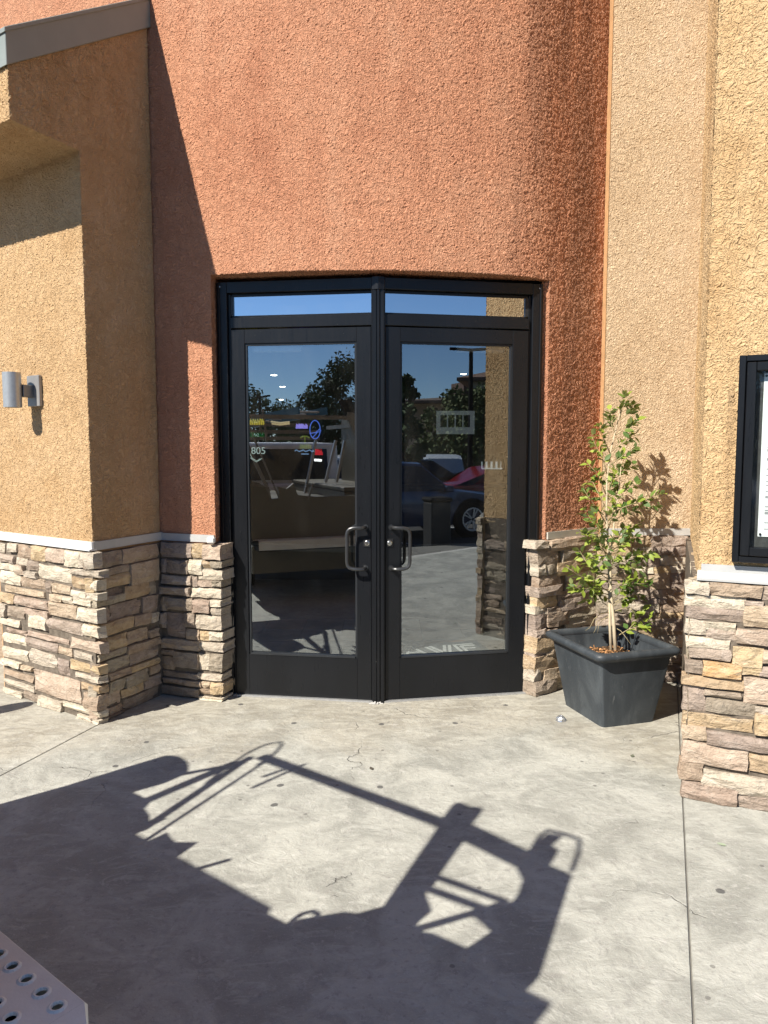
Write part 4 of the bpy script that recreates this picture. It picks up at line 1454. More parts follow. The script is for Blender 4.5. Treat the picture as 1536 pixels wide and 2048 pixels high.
BR = [
    ([(1219, 1185), (1190, 1165), (1160, 1150), (1134, 1136)], 9, -.10, .75), ([(1219, 1180), (1188, 1175), (1165, 1178), (1140, 1172)], 9, -.16, .75),
    ([(1220, 1190), (1200, 1185), (1180, 1195), (1172, 1205)], 7, -.05, .7), ([(1218, 1150), (1190, 1140), (1172, 1120), (1160, 1102)], 9, .08, .75),
    ([(1217, 1110), (1190, 1085), (1172, 1072), (1158, 1062)], 9, -.08, .75), ([(1216, 1085), (1192, 1055), (1178, 1035), (1168, 1015)], 9, .05, .7),
    ([(1214, 1050), (1195, 1020), (1180, 1000), (1165, 978)], 9, -.06, .7), ([(1214, 1020), (1195, 985), (1185, 965), (1176, 962)], 8, .1, .65),
    ([(1213, 990), (1200, 960), (1190, 945), (1178, 930)], 6, -.03, .7), ([(1215, 950), (1203, 915), (1192, 890), (1183, 872)], 9, .02, .75),
    ([(1222, 910), (1208, 880), (1200, 862), (1200, 850)], 6, -.04, .7), ([(1232, 870), (1222, 848), (1217, 830), (1222, 818)], 8, .02, .6),
    ([(1240, 835), (1246, 815), (1250, 800), (1252, 788)], 8, .0, .6), ([(1240, 840), (1256, 828), (1264, 815), (1268, 806)], 6, .03, .35),
    ([(1233, 870), (1252, 856), (1265, 848), (1272, 838)], 8, -.02, .3), ([(1226, 900), (1248, 885), (1262, 878), (1270, 868)], 8, .05, .3),
    ([(1220, 930), (1245, 910), (1260, 900), (1272, 895)], 9, -.06, .3), ([(1216, 965), (1240, 945), (1256, 935), (1275, 928)], 9, .06, .25),
    ([(1214, 1000), (1238, 985), (1256, 975), (1275, 968)], 9, -.05, .35), ([(1214, 1030), (1250, 1015), (1285, 1000), (1322, 985)], 11, -.08, .3),
    ([(1215, 1050), (1245, 1030), (1275, 1020), (1318, 1008)], 9, .05, .25), ([(1216, 1080), (1245, 1062), (1268, 1050), (1285, 1045)], 9, .1, .2),
    ([(1217, 1105), (1245, 1090), (1262, 1078), (1275, 1072)], 9, -.08, .3), ([(1218, 1130), (1248, 1120), (1275, 1108), (1298, 1105)], 10, -.05, .35),
    ([(1219, 1155), (1250, 1138), (1280, 1120), (1302, 1104)], 8, .06, .25), ([(1219, 1170), (1250, 1165), (1270, 1160), (1285, 1158)], 9, .0, .5),
    ([(1220, 1185), (1248, 1170), (1268, 1168), (1300, 1170)], 10, -.12, .45), ([(1221, 1210), (1245, 1195), (1270, 1190), (1290, 1200)], 7, .05, .25),
    ([(1217, 1120), (1205, 1100), (1198, 1080), (1200, 1060)], 8, -.14, .6), ([(1216, 1060), (1225, 1030), (1228, 1010), (1235, 990)], 8, -.15, .5),
    ([(1215, 1000), (1222, 975), (1226, 950), (1232, 935)], 8, -.12, .45), ([(1218, 1150), (1228, 1125), (1232, 1100), (1240, 1085)], 8, -.16, .5),
    ([(1220, 1200), (1205, 1190), (1192, 1170), (1186, 1150)], 6, -.12, .8), ([(1220, 1215), (1205, 1205), (1196, 1190), (1190, 1178)], 5, .06, .6), ([(1219, 1160), (1205, 1150), (1196, 1135), (1204, 1118)], 6, -.15, .8),
    ([(1220, 1205), (1236, 1190), (1248, 1172), (1256, 1160)], 6, -.15, .7), ([(1220, 1140), (1240, 1130), (1262, 1135), (1280, 1140)], 6, -.14, .6), ([(1218, 1130), (1204, 1120), (1186, 1112), (1176, 1118)], 6, -.13, .8),
    ([(1222, 1225), (1245, 1215), (1262, 1218), (1272, 1226)], 4, -.05, .7), ([(1218, 1095), (1232, 1080), (1246, 1066), (1255, 1050)], 6, -.15, .6), ([(1216, 1075), (1204, 1062), (1190, 1040), (1196, 1022)], 6, -.14, .8),
    ([(1230, 1275), (1258, 1258), (1280, 1235), (1283, 1218)], 5, .08, .7), ([(1258, 1258), (1275, 1255), (1290, 1248), (1300, 1240)], 5, .05, .8),
]
for uv, n, dy, fresh in BR:
    br(uv, n, dy, fresh)
for uv in ([(1219, 1225), (1200, 1228), (1185, 1222), (1176, 1212)], [(1200, 1228), (1188, 1238), (1178, 1256), (1172, 1262)], [(1219, 1232), (1204, 1238), (1198, 1250), (1195, 1268)],
           [(1204, 1238), (1192, 1244), (1190, 1256), (1186, 1266)], [(1219, 1218), (1235, 1205), (1248, 1200), (1260, 1186)], [(1222, 1250), (1240, 1262), (1252, 1272), (1262, 1290)]):
    br(uv, 0, r_.uniform(-.12, .05), r0=.0028)

spare.build('leaf_mass', M_LEAF, tr, smooth=True, fix=False)['kind'] = 'stuff'

# crumpled foil on the concrete by the planter
fo = MB(); r_ = random.Random(2)
n_ = 8
vs = []
for i in range(5):
    for k in range(n_):
        a = 2*math.pi*k/n_; h = i/4
        rad = .027*math.sqrt(max(0, 1-h*h*.96))*r_.uniform(.75, 1.2)
        vs.append((1.077+rad*math.cos(a)*1.15, 4.447+rad*math.sin(a), .0005+.036*h*r_.uniform(.85, 1.05)))
fs = [(i*n_+k, i*n_+(k+1) % n_, (i+1)*n_+(k+1) % n_, (i+1)*n_+k) for i in range(4) for k in range(n_)]+[tuple(range(4*n_, 5*n_))]
fo.add(vs, fs)
tag(fo.build('foil_ball', plain('crumpled foil', (.62, .63, .65), .25, .85), fix=True), 'small crumpled silver foil ball on the concrete in front of the planter', 'foil ball')

# dry leaf scraps lying about
for k, (x, y, a, lab) in enumerate(((-.06, 3.74, .3, 'tiny dark leaf scrap lying on the concrete near the right end of the rack shadow'), (1.33, 3.9, -.5, 'greenish dry leaf scrap on the concrete between planter and pier'),
                                    (1.43, 3.0, .9, 'pale green leaf sliver on the concrete beside the pier base'))):
    m = MB(); vs, fs = leaf_mesh(80+k); s = .04
    m.add([(x+(vx*math.cos(a)-vy*math.sin(a))*s, y+(vx*math.sin(a)+vy*math.cos(a))*s, .004+abs(vz)*s*.6) for vx, vy, vz in vs], fs)
    tag(m.build('dry_leaf', plain('dry leaf', ((.07, .06, .045), (.12, .13, .09), (.3, .36, .25))[k], .8), fix=False), lab, 'leaf scrap')

# bollard left of the pillar, out of frame: its shadow reaches the foot of the pillar
m = MB(); bx, by = -2.98, 4.12
m.lathe([(0, 0), (.075, 0), (.075, .74), (.06, .80), (.03, .83), (0, .835)], lambda a, b, c: (bx+a, by+b, c), 20)
tag(m.build('bollard', plain('grey bollard paint', (.3, .3, .29), .6), smooth=True, angle=.8), 'short round-topped grey bollard left of the ochre pillar', 'bollard')

# ------------------------------------------------------------------ utility truck standing behind and left of the camera
ER_ = Vector((.787, -.617, 0)); EF_ = Vector((.617, .787, 0))


def tk(a, b, z): return tuple(ER_*a+EF_*b+Vector((0, 0, z)))


trk = thing('utility_truck', 'utility truck with beige tool boxes, overhead rack and perforated rear step', 'truck', tk(-2.15, -.5, -.15))
M_BEIGE = plain('beige truck paint', (.15, .138, .108), .45, 0, .3, .1, 3)
M_RACK = plain('grey rack steel', (.20, .19, .17), .5, .3, .5, .15, 6)
M_TBLK = plain('black truck plastic', (.010, .010, .011), .8, 0, .1)
M_TGLASS = plain('dark truck glass', (.01, .012, .02), .08)
M_STEP = plain('galvanized step plate', (.68, .68, .63), .5, .0, .3, .05, 12, .0005, 120)
M_TWHT = plain('white truck paint', (.75, .76, .76), .3)
# rear step: a real perforated plate with raised hole lips
m = MB()
zt = .700
p1, p2 = .0539, .062
a_end, b_end = -1.1655, .643


def cell(ca, cb, hx, hy, z, r=.0105):
    n = 12
    outer = []
    for k in range(n):
        an = 2*math.pi*(k+.5)/n
        dx, dy = math.cos(an), math.sin(an)
        s = min(hx/abs(dx) if abs(dx) > 1e-6 else 9, hy/abs(dy) if abs(dy) > 1e-6 else 9)
        outer.append((dx*s, dy*s))
    for q, (sx, sy) in enumerate(((1, 1), (-1, 1), (-1, -1), (1, -1))):
        k = min(range(n), key=lambda i: (outer[i][0]-sx*hx)**2+(outer[i][1]-sy*hy)**2)
        outer[k] = (sx*hx, sy*hy)
    rings_ = [outer]
    for rad in (r+.007, r+.0025, r, r-.001):
        rings_.append([(rad*math.cos(2*math.pi*(k+.5)/n), rad*math.sin(2*math.pi*(k+.5)/n)) for k in range(n)])
    zs_ = [z, z, z+.0028, z+.0022, z-.003]
    vs = [tk(ca+x, cb+y, zz) for rg, zz in zip(rings_, zs_) for x, y in rg]
    fs = [(i*n+k, i*n+(k+1) % n, (i+1)*n+(k+1) % n, (i+1)*n+k) for i in range(4) for k in range(n)]
    m.add(vs, fs)


ga, gb = -1.1927, .6085                # first hole from the corner
rows = 4
for j in range(rows):
    cb = gb-j*p2
    sh_ = (.0, .68, .0, .68)[j]*p1
    for i in range(36):
        cell(ga-sh_-i*p1, cb, p1/2, p2/2, zt)
    ax = ga-sh_+p1/2
    if ax < a_end-.002:
        m.add([tk(ax, cb-p2/2, zt), tk(a_end, cb-p2/2, zt), tk(a_end, cb+p2/2, zt), tk(ax, cb+p2/2, zt)], [(0, 1, 2, 3)])
aL = ga-35.5*p1
m.add([tk(aL, gb+p2/2, zt), tk(a_end, gb+p2/2, zt), tk(a_end, b_end, zt), tk(aL, b_end, zt)], [(0, 1, 2, 3)])
# rolled front edge and the chamfered end flange
m.add([tk(aL, b_end, zt), tk(a_end, b_end, zt), tk(a_end, b_end+.006, zt-.008), tk(aL, b_end+.006, zt-.008), tk(a_end, b_end+.006, zt-.1), tk(aL, b_end+.006, zt-.1)], [(0, 1, 2, 3), (3, 2, 4, 5)])
bR = gb-(rows-.5)*p2
ce = [tk(a_end, b_end, zt), tk(a_end, bR, zt), tk(a_end+.052, b_end-.026, zt-.002), tk(a_end+.052, bR, zt-.002), tk(a_end+.052, b_end-.026, zt-.1), tk(a_end+.052, bR, zt-.1), tk(a_end, b_end+.006, zt-.1), tk(a_end, b_end+.006, zt-.008)]
m.add(ce, [(0, 1, 3, 2), (2, 3, 5, 4), (0, 2, 4, 6, 7)])
m.build('step_plate', M_STEP, trk)
m = MB(); m.box(-3.1, -1.18, .36, .635, .585, .625, tk); m.build('step_bumper', M_TBLK, trk)
m = MB()
m.box(-3.13, -2.13, -1.6, .40, .71, 1.04, tk); m.box(-3.15, -2.115, -1.6, .415, 1.045, 1.09, tk)
m.build('tool_box', M_BEIGE, trk, bevel=.008)
m = MB()
m.box(-2.08, -1.21, -1.9, .36, .55, 1.17, tk); m.box(-2.09, -1.205, -1.9, .37, 1.175, 1.22, tk)
m.build('tool_box', M_BEIGE, trk, bevel=.008)
m = MB(); m.box(-3.13, -1.23, -.1, .42, .32, .62, tk); m.build('rear_valance', M_BEIGE, trk, bevel=.01)
m = MB(); m.box(-2.9, -1.4, -4.2, -.1, .35, .6, tk); m.build('chassis', M_TBLK, trk)
m = MB(); m.box(-3.1, -1.2, -3.9, -2.2, .45, 1.15, tk)
m.prism([(-3.9, 1.15), (-2.25, 1.15), (-2.35, 1.72), (-3.3, 1.74)], lambda b, z, a: tk(a, b, z), -3.02, -1.28)
m.box(-3.05, -1.25, -5.2, -3.9, .5, 1.15, tk)
m.build('cab', M_TWHT, trk, bevel=.03)
m = MB(); m.prism([(-2.243, 1.2), (-2.34, 1.64), (-2.33, 1.64), (-2.232, 1.2)], lambda b, z, a: tk(a, b, z), -2.85, -1.45)
m.build('rear_window', M_TGLASS, trk)
for a in (-3.12, -1.2):
    for b in (-.95, -4.5):
        m = MB()
        sg = -1 if a > -2 else 1
        m.lathe([(.18, 0), (.36, .02), (.37, .05), (.37, .2), (.36, .23), (.18, .25)], lambda x, y, z: tk(a+sg*z, b+x, .22+y), 22)
        w = m.build('wheel', M_TBLK, trk, smooth=True, angle=.6)
        m = MB(); m.lathe([(0, .02), (.1, .03), (.19, .02)], lambda x, y, z: tk(a+sg*z, b+x, .22+y), 16); m.build('rim', M_ALU, w)
B = .5


def rk(a, z, d): return tk(a, B-d, z)


def rbar(name, p, q, w, mat=None, d=0.0):
    m = MB(); m.bar(rk(p[0], p[1], d), rk(q[0], q[1], d), w, min(w, .05), EF_)
    return m.build(name, mat or M_RACK, trk, bevel=.002)


def rplate(name, pts, mat, d1=.05):
    m = MB(); m.prism(pts, rk, 0, d1)
    return m.build(name, mat, trk)


rbar('rack_crossbar', (-3.262, 1.979), (-2.049, 1.979), .044)
rbar('rack_crossbar', (-2.10, 2.0), (-1.60, 1.932), .085)
rbar('rack_brace', (-1.85, 1.648), (-1.53, 1.672), .021)
rbar('rack_brace', (-1.80, 1.572), (-1.54, 1.596), .024)
rbar('rack_brace', (-1.66, 1.352), (-1.555, 1.60), .026)
rplate('rack_post', [(-2.09, 1.99), (-2.076, 1.982), (-1.955, 1.943), (-1.919, 1.908), (-1.824, 1.672), (-1.799, 1.624), (-1.783, 1.586), (-1.79, 1.557), (-1.685, 1.479), (-1.681, 1.427), (-1.664, 1.381), (-1.633, 1.372), (-1.597, 1.389), (-1.468, 1.394), (-1.45, .9), (-1.98, .9), (-1.98, 1.18), (-1.90, 1.30), (-1.861, 1.32), (-1.823, 1.416)], M_RACK)
rplate('rack_side_panel', [(-1.648, 1.914), (-1.661, 1.969), (-1.582, 1.968), (-1.462, 1.959), (-1.22, 1.42), (-1.215, 1.0), (-1.468, 1.0), (-1.468, 1.394), (-1.465, 1.546), (-1.552, 1.576), (-1.582, 1.577), (-1.557, 1.645), (-1.515, 1.69), (-1.541, 1.781), (-1.585, 1.864)], M_RACK)
rbar('rack_peg', (-2.972, 1.72), (-3.016, 2.051), .02)
rbar('rack_peg', (-3.04, 1.829), (-3.038, 1.97), .02)
rbar('rack_peg', (-2.535, 1.10), (-2.486, 1.273), .018)
rbar('ladder_rail', (-2.961, 1.20), (-3.291, 1.937), .034)
rbar('ladder_rail', (-2.848, 1.12), (-3.187, 1.946), .017)
rbar('ladder_rung', (-2.94, 1.10), (-2.988, 1.306), .022)
rbar('ladder_rung', (-3.354, 1.613), (-3.288, 1.783), .026)
rbar('ladder_rung', (-3.288, 1.783), (-3.27, 1.93), .026)
m = MB(); m.tube([rk(a, z, .0) for a, z in ((-3.169, 1.615), (-3.248, 1.757), (-3.31, 1.88), (-3.348, 1.963), (-3.374, 2.06), (-3.376, 2.12), (-3.353, 2.165), (-3.31, 2.14), (-3.263, 2.076), (-3.209, 1.99), (-3.183, 1.90))], .009, 8)
m.build('rack_hook', M_RACK, trk, smooth=True)
m = MB(); m.tube([rk(a, z, .0) for a, z in ((-1.974, 1.13), (-1.992, 1.17), (-1.997, 1.205), (-1.984, 1.237), (-1.955, 1.236), (-1.935, 1.21), (-1.929, 1.15))], .010, 8)
m.build('rack_hook', M_RACK, trk, smooth=True)
rplate('cargo_panel', [(-3.66, .70), (-3.65, .955), (-3.631, 1.215), (-3.634, 1.493), (-3.632, 1.694), (-3.60, 1.722), (-3.563, 1.732), (-3.49, 1.722), (-3.43, 1.698), (-3.365, 1.655), (-3.341, 1.627), (-3.325, 1.549), (-3.344, 1.369), (-3.186, 1.369), (-3.137, 1.312), (-3.06, 1.29), (-2.976, 1.242), (-2.957, 1.119), (-2.847, 1.128), (-2.866, 1.252), (-2.80, 1.232), (-2.764, 1.227), (-2.696, 1.281), (-2.649, 1.157), (-2.456, 1.132), (-1.976, 1.14), (-1.976, .70)], M_BEIGE)
m = MB(); m.box(-1.5, -1.235, -1.5, -.25, 1.0, 2.04, tk)
m.build('side_locker', M_BEIGE, trk, bevel=.01)
rplate('work_lamp', [(-2.104, 2.0), (-2.177, 2.163), (-2.16, 2.18), (-2.10, 2.17), (-2.08, 2.19), (-2.045, 2.187), (-1.99, 2.05), (-1.959, 1.979)], M_TBLK, .04)
m = MB(); m.tube([rk(a, z, 0) for a, z in ((-1.60, 1.965), (-1.674, 1.998), (-1.723, 2.131), (-1.73, 2.191), (-1.658, 2.205), (-1.586, 2.199), (-1.53, 2.10), (-1.48, 1.98))], .010, 8)
m.build('beacon_guard', M_RACK, trk, smooth=True)
rplate('beacon', [(-1.674, 1.985), (-1.70, 2.09), (-1.715, 2.17), (-1.655, 2.19), (-1.645, 2.10), (-1.60, 2.08), (-1.56, 1.965)], M_TGLASS, .04)
for z, b in ((1.93, -.6), (1.84, -.3), (1.765, -.2)):
    m = MB(); m.bar(tk(-3.35, b, z), tk(-2.2, b, z), .05, .04); m.build('rack_crossbar', M_RACK, trk)
for a in (-3.3, -1.50):
    m = MB(); m.bar(tk(a, -2.1, 1.94), tk(a, .40, 1.94), .05, .05); m.build('rack_rail', M_RACK, trk)
for a0, a1, z0 in ((-1.771, -1.975, 1.75), (-1.65, -1.816, 1.75), (-2.035, -2.203, 1.75)):
    m = MB(); m.bar(tk(a0, -.9, z0), tk(a1, -.9, .98), .045, .03); m.build('rack_strut', M_ALU, trk)
lad = thing('blue_ladder', 'blue fibreglass ladder lying on the truck rack', 'ladder', tk(-2.3, -.8, 2.0))
M_BLUE = plain('blue fibreglass', (.05, .16, .24), .4)
for o_ in (0, .36):
    m = MB(); m.bar(tk(-2.9+o_, -2.2, 1.98), tk(-2.25+o_, -.9, 2.12), .03, .09); m.build('rail', M_BLUE, lad)
for k in range(6):
    t = k/6+.08
    m = MB(); m.tube([tk(-2.9+.65*t, -2.2+1.3*t, 1.98+.14*t), tk(-2.54+.65*t, -2.2+1.3*t, 1.98+.14*t)], .014, 6); m.build('rung', M_ALU, lad)


# ------------------------------------------------------------------ parked cars across the lot
def car(name, label, cat, loc, heading, L, Wd, Hh, colour, kind='suv'):
    t = thing(name, label, cat, loc, 'cars parked in the lot')
    ca, sa = math.cos(heading), math.sin(heading)

    def fr(x, y, z): return (loc[0]+x*ca-y*sa, loc[1]+x*sa+y*ca, loc[2]+z)
    M_P = plain(name+' paint', colour, .18, .2, .6, .05)
    belt = Hh*.60
    # stations: x, sill, belt half-width, belt z, roof z, roof half-width
    if kind == 'suv':
        S = [(-.5, .30, .36, .44, .46, .34), (-.49, .2, .43, .52, .56, .4), (-.44, .17, .47, .6, .9, .38), (-.36, .17, .49, .6, .985, .37), (-.1, .17, .5, .6, 1.0, .38), (.08, .17, .5, .6, .97, .37), (.2, .17, .5, .6, .69, .41), (.25, .17, .5, .6, .625, .45), (.4, .17, .485, .54, .575, .43), (.465, .18, .45, .46, .5, .40), (.5, .26, .38, .36, .4, .34)]
    else:
        S = [(-.5, .3, .37, .5, .54, .34), (-.48, .2, .44, .58, .63, .4), (-.36, .17, .48, .62, .66, .42), (-.22, .17, .5, .62, .95, .36), (-.05, .17, .5, .62, 1.0, .37), (.08, .17, .5, .62, .96, .37), (.24, .17, .5, .6, .64, .43), (.4, .17, .485, .54, .58, .43), (.47, .18, .45, .46, .5, .4), (.5, .26, .38, .36, .4, .34)]
    rings = []
    for x, s, hw, bz, rz, rw in S:
        X = x*L
        rg = []
        for sg in (1, -1):
            side = [(hw*.94, s), (hw, s+(bz-s)*.45), (hw*.985, bz), (rw+.02 if rz-bz > .1 else rw, rz-.02), (rw*.8, rz)]
            if sg < 0: side = side[::-1]
            rg += [fr(X, sg*w*Wd, z*Hh) for w, z in side]
        rings.append(rg)
    m = MB(); n = 10
    vs = [p for r in rings for p in r]; fs = []
    for i in range(len(rings)-1):
        for k in range(n):
            fs.append((i*n+k, i*n+(k+1) % n, (i+1)*n+(k+1) % n, (i+1)*n+k))
    fs += [tuple(range(n)), tuple(range((len(rings)-1)*n, len(rings)*n))]
    m.add(vs, fs)
    m.build('body', M_P, t, smooth=True, angle=.5)
    # glass: side panes and windscreens a few millimetres proud
    top = [(x, bz, rz, hw, rw) for x, s, hw, bz, rz, rw in S if rz-bz > .05]
    for sg in (1, -1):
        m = MB(); pts0 = []; pts1 = []
        for x, bz, rz, hw, rw in top:
            zz0, zz1 = bz+.015, max(bz+.02, rz-.05)
            y0 = hw*.985; y1 = rw+.02
            pts0.append(fr(x*L, sg*(y0*Wd+.006), zz0*Hh)); pts1.append(fr(x*L, sg*(y1*Wd+.016), zz1*Hh))
        k = len(pts0)
        m.add(pts0+pts1, [(i, i+1, k+i+1, k+i) for i in range(k-1)])
        m.build('side_window', M_TGLASS, t)
    f0 = top[-1]; f1 = [q for q in top if q[2] > .9][-1]
    m = MB()
    m.add([fr(f0[0]*L+.03, y*f0[4]*Wd*.95, f0[2]*Hh+.03) for y in (-1, 1)]+[fr(f1[0]*L+.03, y*f1[4]*Wd*.85, f1[2]*Hh-.03+.03) for y in (1, -1)], [(0, 1, 2, 3)])
    m.build('windscreen', plain('car windscreen', (.02, .035, .04), .06), t)
    for x in (.31*L, -.3*L):
        for sg in (1, -1):
            R_ = .235*Hh; y0 = sg*.5*Wd
            m = MB(); m.lathe([(R_*.6, -.01), (R_*.95, -.012), (R_, -.03), (R_, -.2)], lambda a, b, c: fr(x+a, y0+sg*(c+.03), R_+b), 24)
            w = m.build('wheel', M_TBLK, t, smooth=True, angle=.6)
            m = MB()
            m.lathe([(R_*.58, 0), (R_*.66, .0), (R_*.66, -.04)], lambda a, b, c: fr(x+a, y0+sg*(c+.022), R_+b), 24)
            for k in range(5):
                for da in (-.13, .13):
                    an = 2*math.pi*k/5+da
                    m.bar(fr(x+R_*.08*math.cos(an), y0+sg*.012, R_+R_*.08*math.sin(an)), fr(x+R_*.62*math.cos(an+da*.3), y0+sg*.016, R_+R_*.62*math.sin(an+da*.3)), .03, .02, (0, 0, 1))
            m.build('rim', M_ALU, w)
            m = MB(); m.lathe([(R_*1.02, 0), (R_*1.16, 0), (R_*1.16, -.05)], lambda a, b, c: fr(x+a, y0+sg*(c+.004), R_+b), 24)
            m.build('wheel_arch', M_TBLK, t)
    for sg in (1, -1):
        m = MB()
        m.hexa([fr(.44*L, sg*.35*Wd, .47*Hh), fr(.475*L, sg*.35*Wd, .43*Hh), fr(.43*L, sg*.482*Wd, .45*Hh), fr(.40*L, sg*.492*Wd, .49*Hh),
                fr(.43*L, sg*.35*Wd, .53*Hh), fr(.462*L, sg*.35*Wd, .5*Hh), fr(.42*L, sg*.478*Wd, .52*Hh), fr(.39*L, sg*.485*Wd, .535*Hh)])
        m.build('headlight', plain('headlight lens', (.5, .52, .54), .1, .4), t)
        m = MB(); m.box(.165*L, .2*L, sg*.5*Wd, sg*(.5*Wd+.16), .6*Hh, .68*Hh, fr); m.build('wing_mirror', M_P, t, bevel=.02)
    return t


G_ = -.15
car('dark_suv', 'dark navy crossover car parked across the apron, mirrored in the right door', 'car', (3.92, -5.0, G_), -.03, 4.6, 1.85, 1.56, (.03, .05, .11), 'suv')
car('red_sedan', 'red sedan parked behind the dark navy crossover', 'car', (9.2, -9.0, G_), .0, 4.6, 1.8, 1.34, (.17, .008, .015), 'sedan')
car('silver_car', 'pale silver car far across the lot near the hedge', 'car', (11.3, -18.2, G_), -1.2, 4.5, 1.8, 1.55, (.5, .53, .55), 'suv')
car('black_sedan', 'black sedan far across the lot left of the silver car', 'car', (9.3, -15.6, G_), .3, 4.6, 1.8, 1.42, (.015, .015, .018), 'sedan')
car('white_suv', 'white car parked behind the truck, mirrored in the left door', 'car', (-5.6, -10.2, G_), .25, 4.7, 1.85, 1.6, (.7, .71, .72), 'suv')

# litter bin by the kerb
bi = thing('litter_bin', 'dark square litter bin standing at the kerb', 'litter bin', (3.83, -2.53, G_))
m = MB(); m.box(3.65, 4.02, -2.72, -2.35, G_, .72); m.build('bin_body', plain('bin grey', (.012, .013, .015), .6), bi, bevel=.02)
m = MB(); m.box(3.62, 4.05, -2.75, -2.32, .721, .80); m.build('bin_lid', M_TBLK, bi, bevel=.03)

# ------------------------------------------------------------------ trees, lamps and buildings beyond the lot
M_FOL = [plain('olive foliage', (.085, .11, .04), .7, 0, .2, .5, 1.5), plain('dark foliage', (.055, .085, .035), .7, 0, .2, .5, 1.5), plain('mid foliage', (.075, .115, .045), .7, 0, .2, .5, 1.5)]
M_TRUNK = bark('brown trunk bark', (.10, .075, .05), (.17, .13, .09))


def tree(name, label, x, y, h, rad, seed, mat, low=.18):
    r = random.Random(seed)
    t = thing(name, label, 'tree', (x, y, G_), 'trees beyond the parking lot')
    m = MB()
    m.tube([(x, y, G_), (x+.05, y, G_+h*.3), (x+.1, y+.1, G_+h*.6)], [.14, .11, .06], 8)
    for k in range(5):
        a = r.uniform(0, 6.28); m.tube([(x+.05, y, G_+h*r.uniform(.25, .4)), (x+rad*.6*math.cos(a), y+rad*.6*math.sin(a), G_+h*r.uniform(.6, .8))], [.06, .02], 6)
    m.build('trunk', M_TRUNK, t, smooth=True)
    m = MB()
    clumps = []
    for k in range(26):
        a = r.uniform(0, 6.28); v = r.uniform(low, .95); rr_ = rad*math.sqrt(r.random())*(1-.62*max(0, v-.45)/.5)
        clumps.append((x+rr_*math.cos(a), y+rr_*math.sin(a), G_+h*v, rad*r.uniform(.2, .42)))
    for cx, cy, cz, cr in clumps:
        for k in range(120):
            d = Vector((r.gauss(0, 1), r.gauss(0, 1), r.gauss(0, .8))); d = d.normalized()*cr*r.uniform(.45, 1.12)
            p = Vector((cx, cy, cz))+d
            u = Vector((r.gauss(0, 1), r.gauss(0, 1), r.gauss(0, 1))).normalized(); w = u.orthogonal().normalized()
            s = r.uniform(.06, .15)
            m.v += [tuple(p-u*s), tuple(p+w*s*.6), tuple(p+u*s), tuple(p-w*s*.6)]
            o_ = len(m.v)-4; m.f.append((o_, o_+1, o_+2, o_+3)); m.m.append(0)
    m.build('crown', mat, t, fix=False)


TREES = [(x, y, h*(1.32 if x < 0 else 1.2), r) for x, y, h, r in [(-15.99, -25.14, 3.5, 2.0), (-16.8, -29.07, 3.5, 2.1), (-14.9, -28.5, 2.9, 1.9), (-12.45, -25.1, 3.5, 1.9), (-12.2, -27.2, 4.4, 2.0), (-10.4, -25.6, 5.1, 2.3), (-10.9, -31.5, 5.2, 2.6),
         (8.15, -14.7, 3.7, .8), (15.7, -27.0, 3.7, 1.9), (15.9, -25.0, 3.8, 1.9), (17.2, -25.6, 3.9, 2.0), (18.6, -26.2, 4.0, 2.1), (20.4, -27.6, 4.1, 2.2)]]
TL = ['bushy tree at the far left of the mirrored row', 'second tree from the left in the mirrored row', 'low round tree dipping between its neighbours', 'round tree left of the tall dark pair',
      'tall tree beside the left door mirror edge', 'tallest dark tree in the left door mirror image', 'broad tree behind the tallest dark one', 'small dark tree beside the mullion in the right door mirror image',
      'olive hedge tree at the left end of the far hedge', 'olive hedge tree below the lamp post', 'olive hedge tree right of the lamp post', 'olive hedge tree before the hipped roof', 'olive hedge tree at the right end of the far hedge']
for k, (x, y, h, rad) in enumerate(TREES):
    tree('tree' if k < 8 else 'hedge_tree', TL[k], x, y, h, rad, 40+k, M_FOL[1 if k in (4, 5, 6, 7) else 2 if k < 8 else 0], .08 if k > 7 else .15)


def lamp_post(label, x, y, h, arm, rot):
    t = thing('lamp_post', label, 'lamp post', (x, y, G_), 'lamp posts in the parking lot')
    m = MB(); m.tube([(x, y, G_), (x, y, G_+h)], [.09, .06], 10); m.lathe([(.25, 0), (.25, .7), (0, .7)], lambda a, b, c: (x+a, y+b, G_+c), 16); m.build('pole', M_TBLK, t)
    for sg in (-1, 1):
        d = Vector((math.cos(rot), math.sin(rot), .06*sg))
        m = MB(); m.bar(Vector((x, y, G_+h)), Vector((x, y, G_+h))+d*arm*sg, .16, .07); m.build('lamp_head', M_TBLK, t, bevel=.01)


lamp_post('twin headed dark lamp post mirrored in the right door', 8.56, -10.32, 4.62, .62, .35)
lamp_post('small twin headed lamp post above the far left trees', -15.3, -25.0, 4.3, .8, .5)
lamp_post('distant twin headed lamp post behind the tall dark tree', -16.44, -37.52, 5.3, .8, .4)


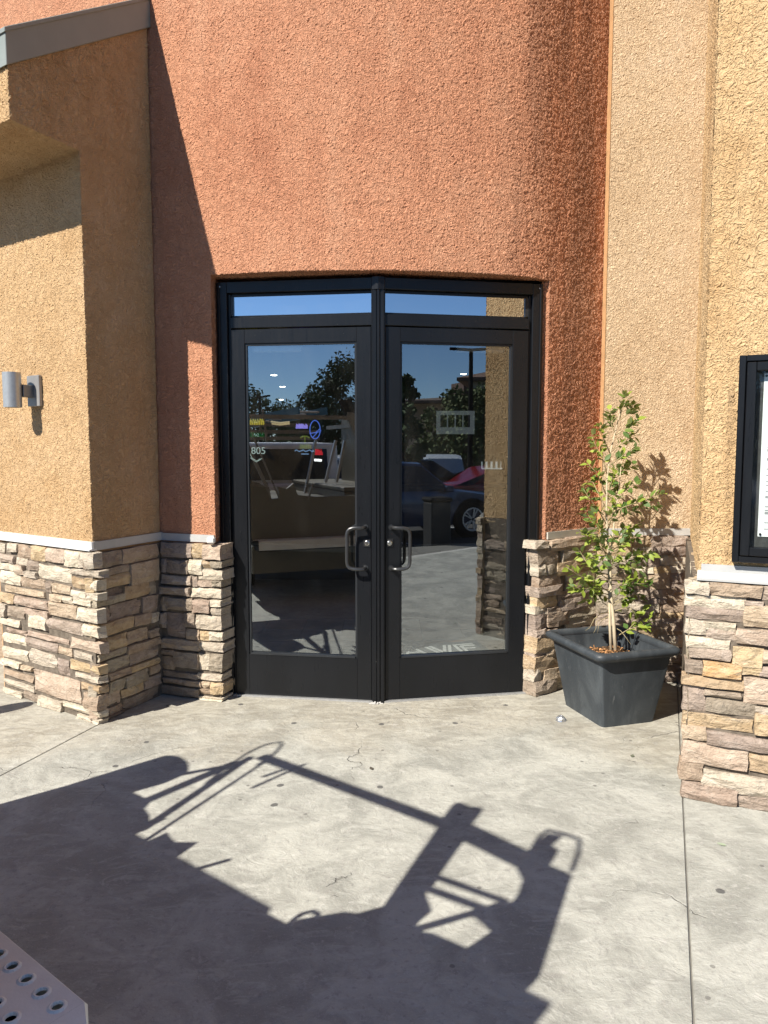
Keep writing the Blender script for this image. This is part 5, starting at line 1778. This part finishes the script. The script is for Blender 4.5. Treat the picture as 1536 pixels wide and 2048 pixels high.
def house(name, label, x, y, w, d, h, rot, wallc, roofc, roof=1.2, eave=.6):
    t = thing(name, label, 'building', (x, y, G_), 'buildings beyond the lot')
    c_, s_ = math.cos(rot), math.sin(rot)
    fr = lambda a, b, z: (x+a*c_-b*s_, y+a*s_+b*c_, G_+z)
    m = MB(); m.box(-w/2, w/2, -d/2, d/2, 0, h, fr); m.build('wall', plain(name+' wall', wallc, .9), t)
    m = MB(); e = eave
    m.box(-w/2-e, w/2+e, -d/2-e, d/2+e, h, h+.18, fr)
    b0 = [(-w/2-e, -d/2-e), (w/2+e, -d/2-e), (w/2+e, d/2+e), (-w/2-e, d/2+e)]
    k = min(w, d)*.4
    b1 = [(-w/2+k, -d/2+k), (w/2-k, -d/2+k), (w/2-k, d/2-k), (-w/2+k, d/2-k)]
    m.hexa([fr(a, b, h+.181) for a, b in b0]+[fr(a, b, h+roof) for a, b in b1])
    m.build('roof', plain(name+' roof', roofc, .9), t)
    for i in range(int(w/3)):
        m = MB(); a = -w/2+1.5+i*3; m.box(a-.6, a+.6, d/2+.001, d/2+.03, .9, 2.3, fr); m.build('window', M_TGLASS, t)


house('brick_house', 'distant building with brown roof and square roof box behind the hedge', 25.2, -41.5, 9, 8, 4.9, .55, (.35, .28, .2), (.10, .075, .06), .7, 1.2)
house('hipped_house', 'pale building with brown hipped roof beside the pier in the right door mirror image', 24.6, -30.6, 8.5, 8, 5.6, .6, (.4, .36, .3), (.13, .08, .06), 1.3, .8)
house('long_house', 'long low grey building far behind the dark car', 27.7, -56.5, 16, 8, 5.2, .5, (.22, .25, .28), (.25, .3, .34), 1.2, .4)
m = MB()
m.box(23.0, 25.0, -40.9, -38.9, 5.1, 6.3)
tag(m.build('roof_box', plain('brown roof box', (.09, .055, .045), .9)), 'dark brown square roof box on the distant brown roofed building', 'roof box')
m = MB()
for k in range(34):
    m.box(-26+k*1.6, -26+k*1.6+1.56, -33.3-.0*k, -33.2, G_, 1.5)
tag(m.build('boundary_wall', plain('tan boundary wall', (.3, .26, .2), .9)), 'low tan boundary wall behind the far trees', 'wall')
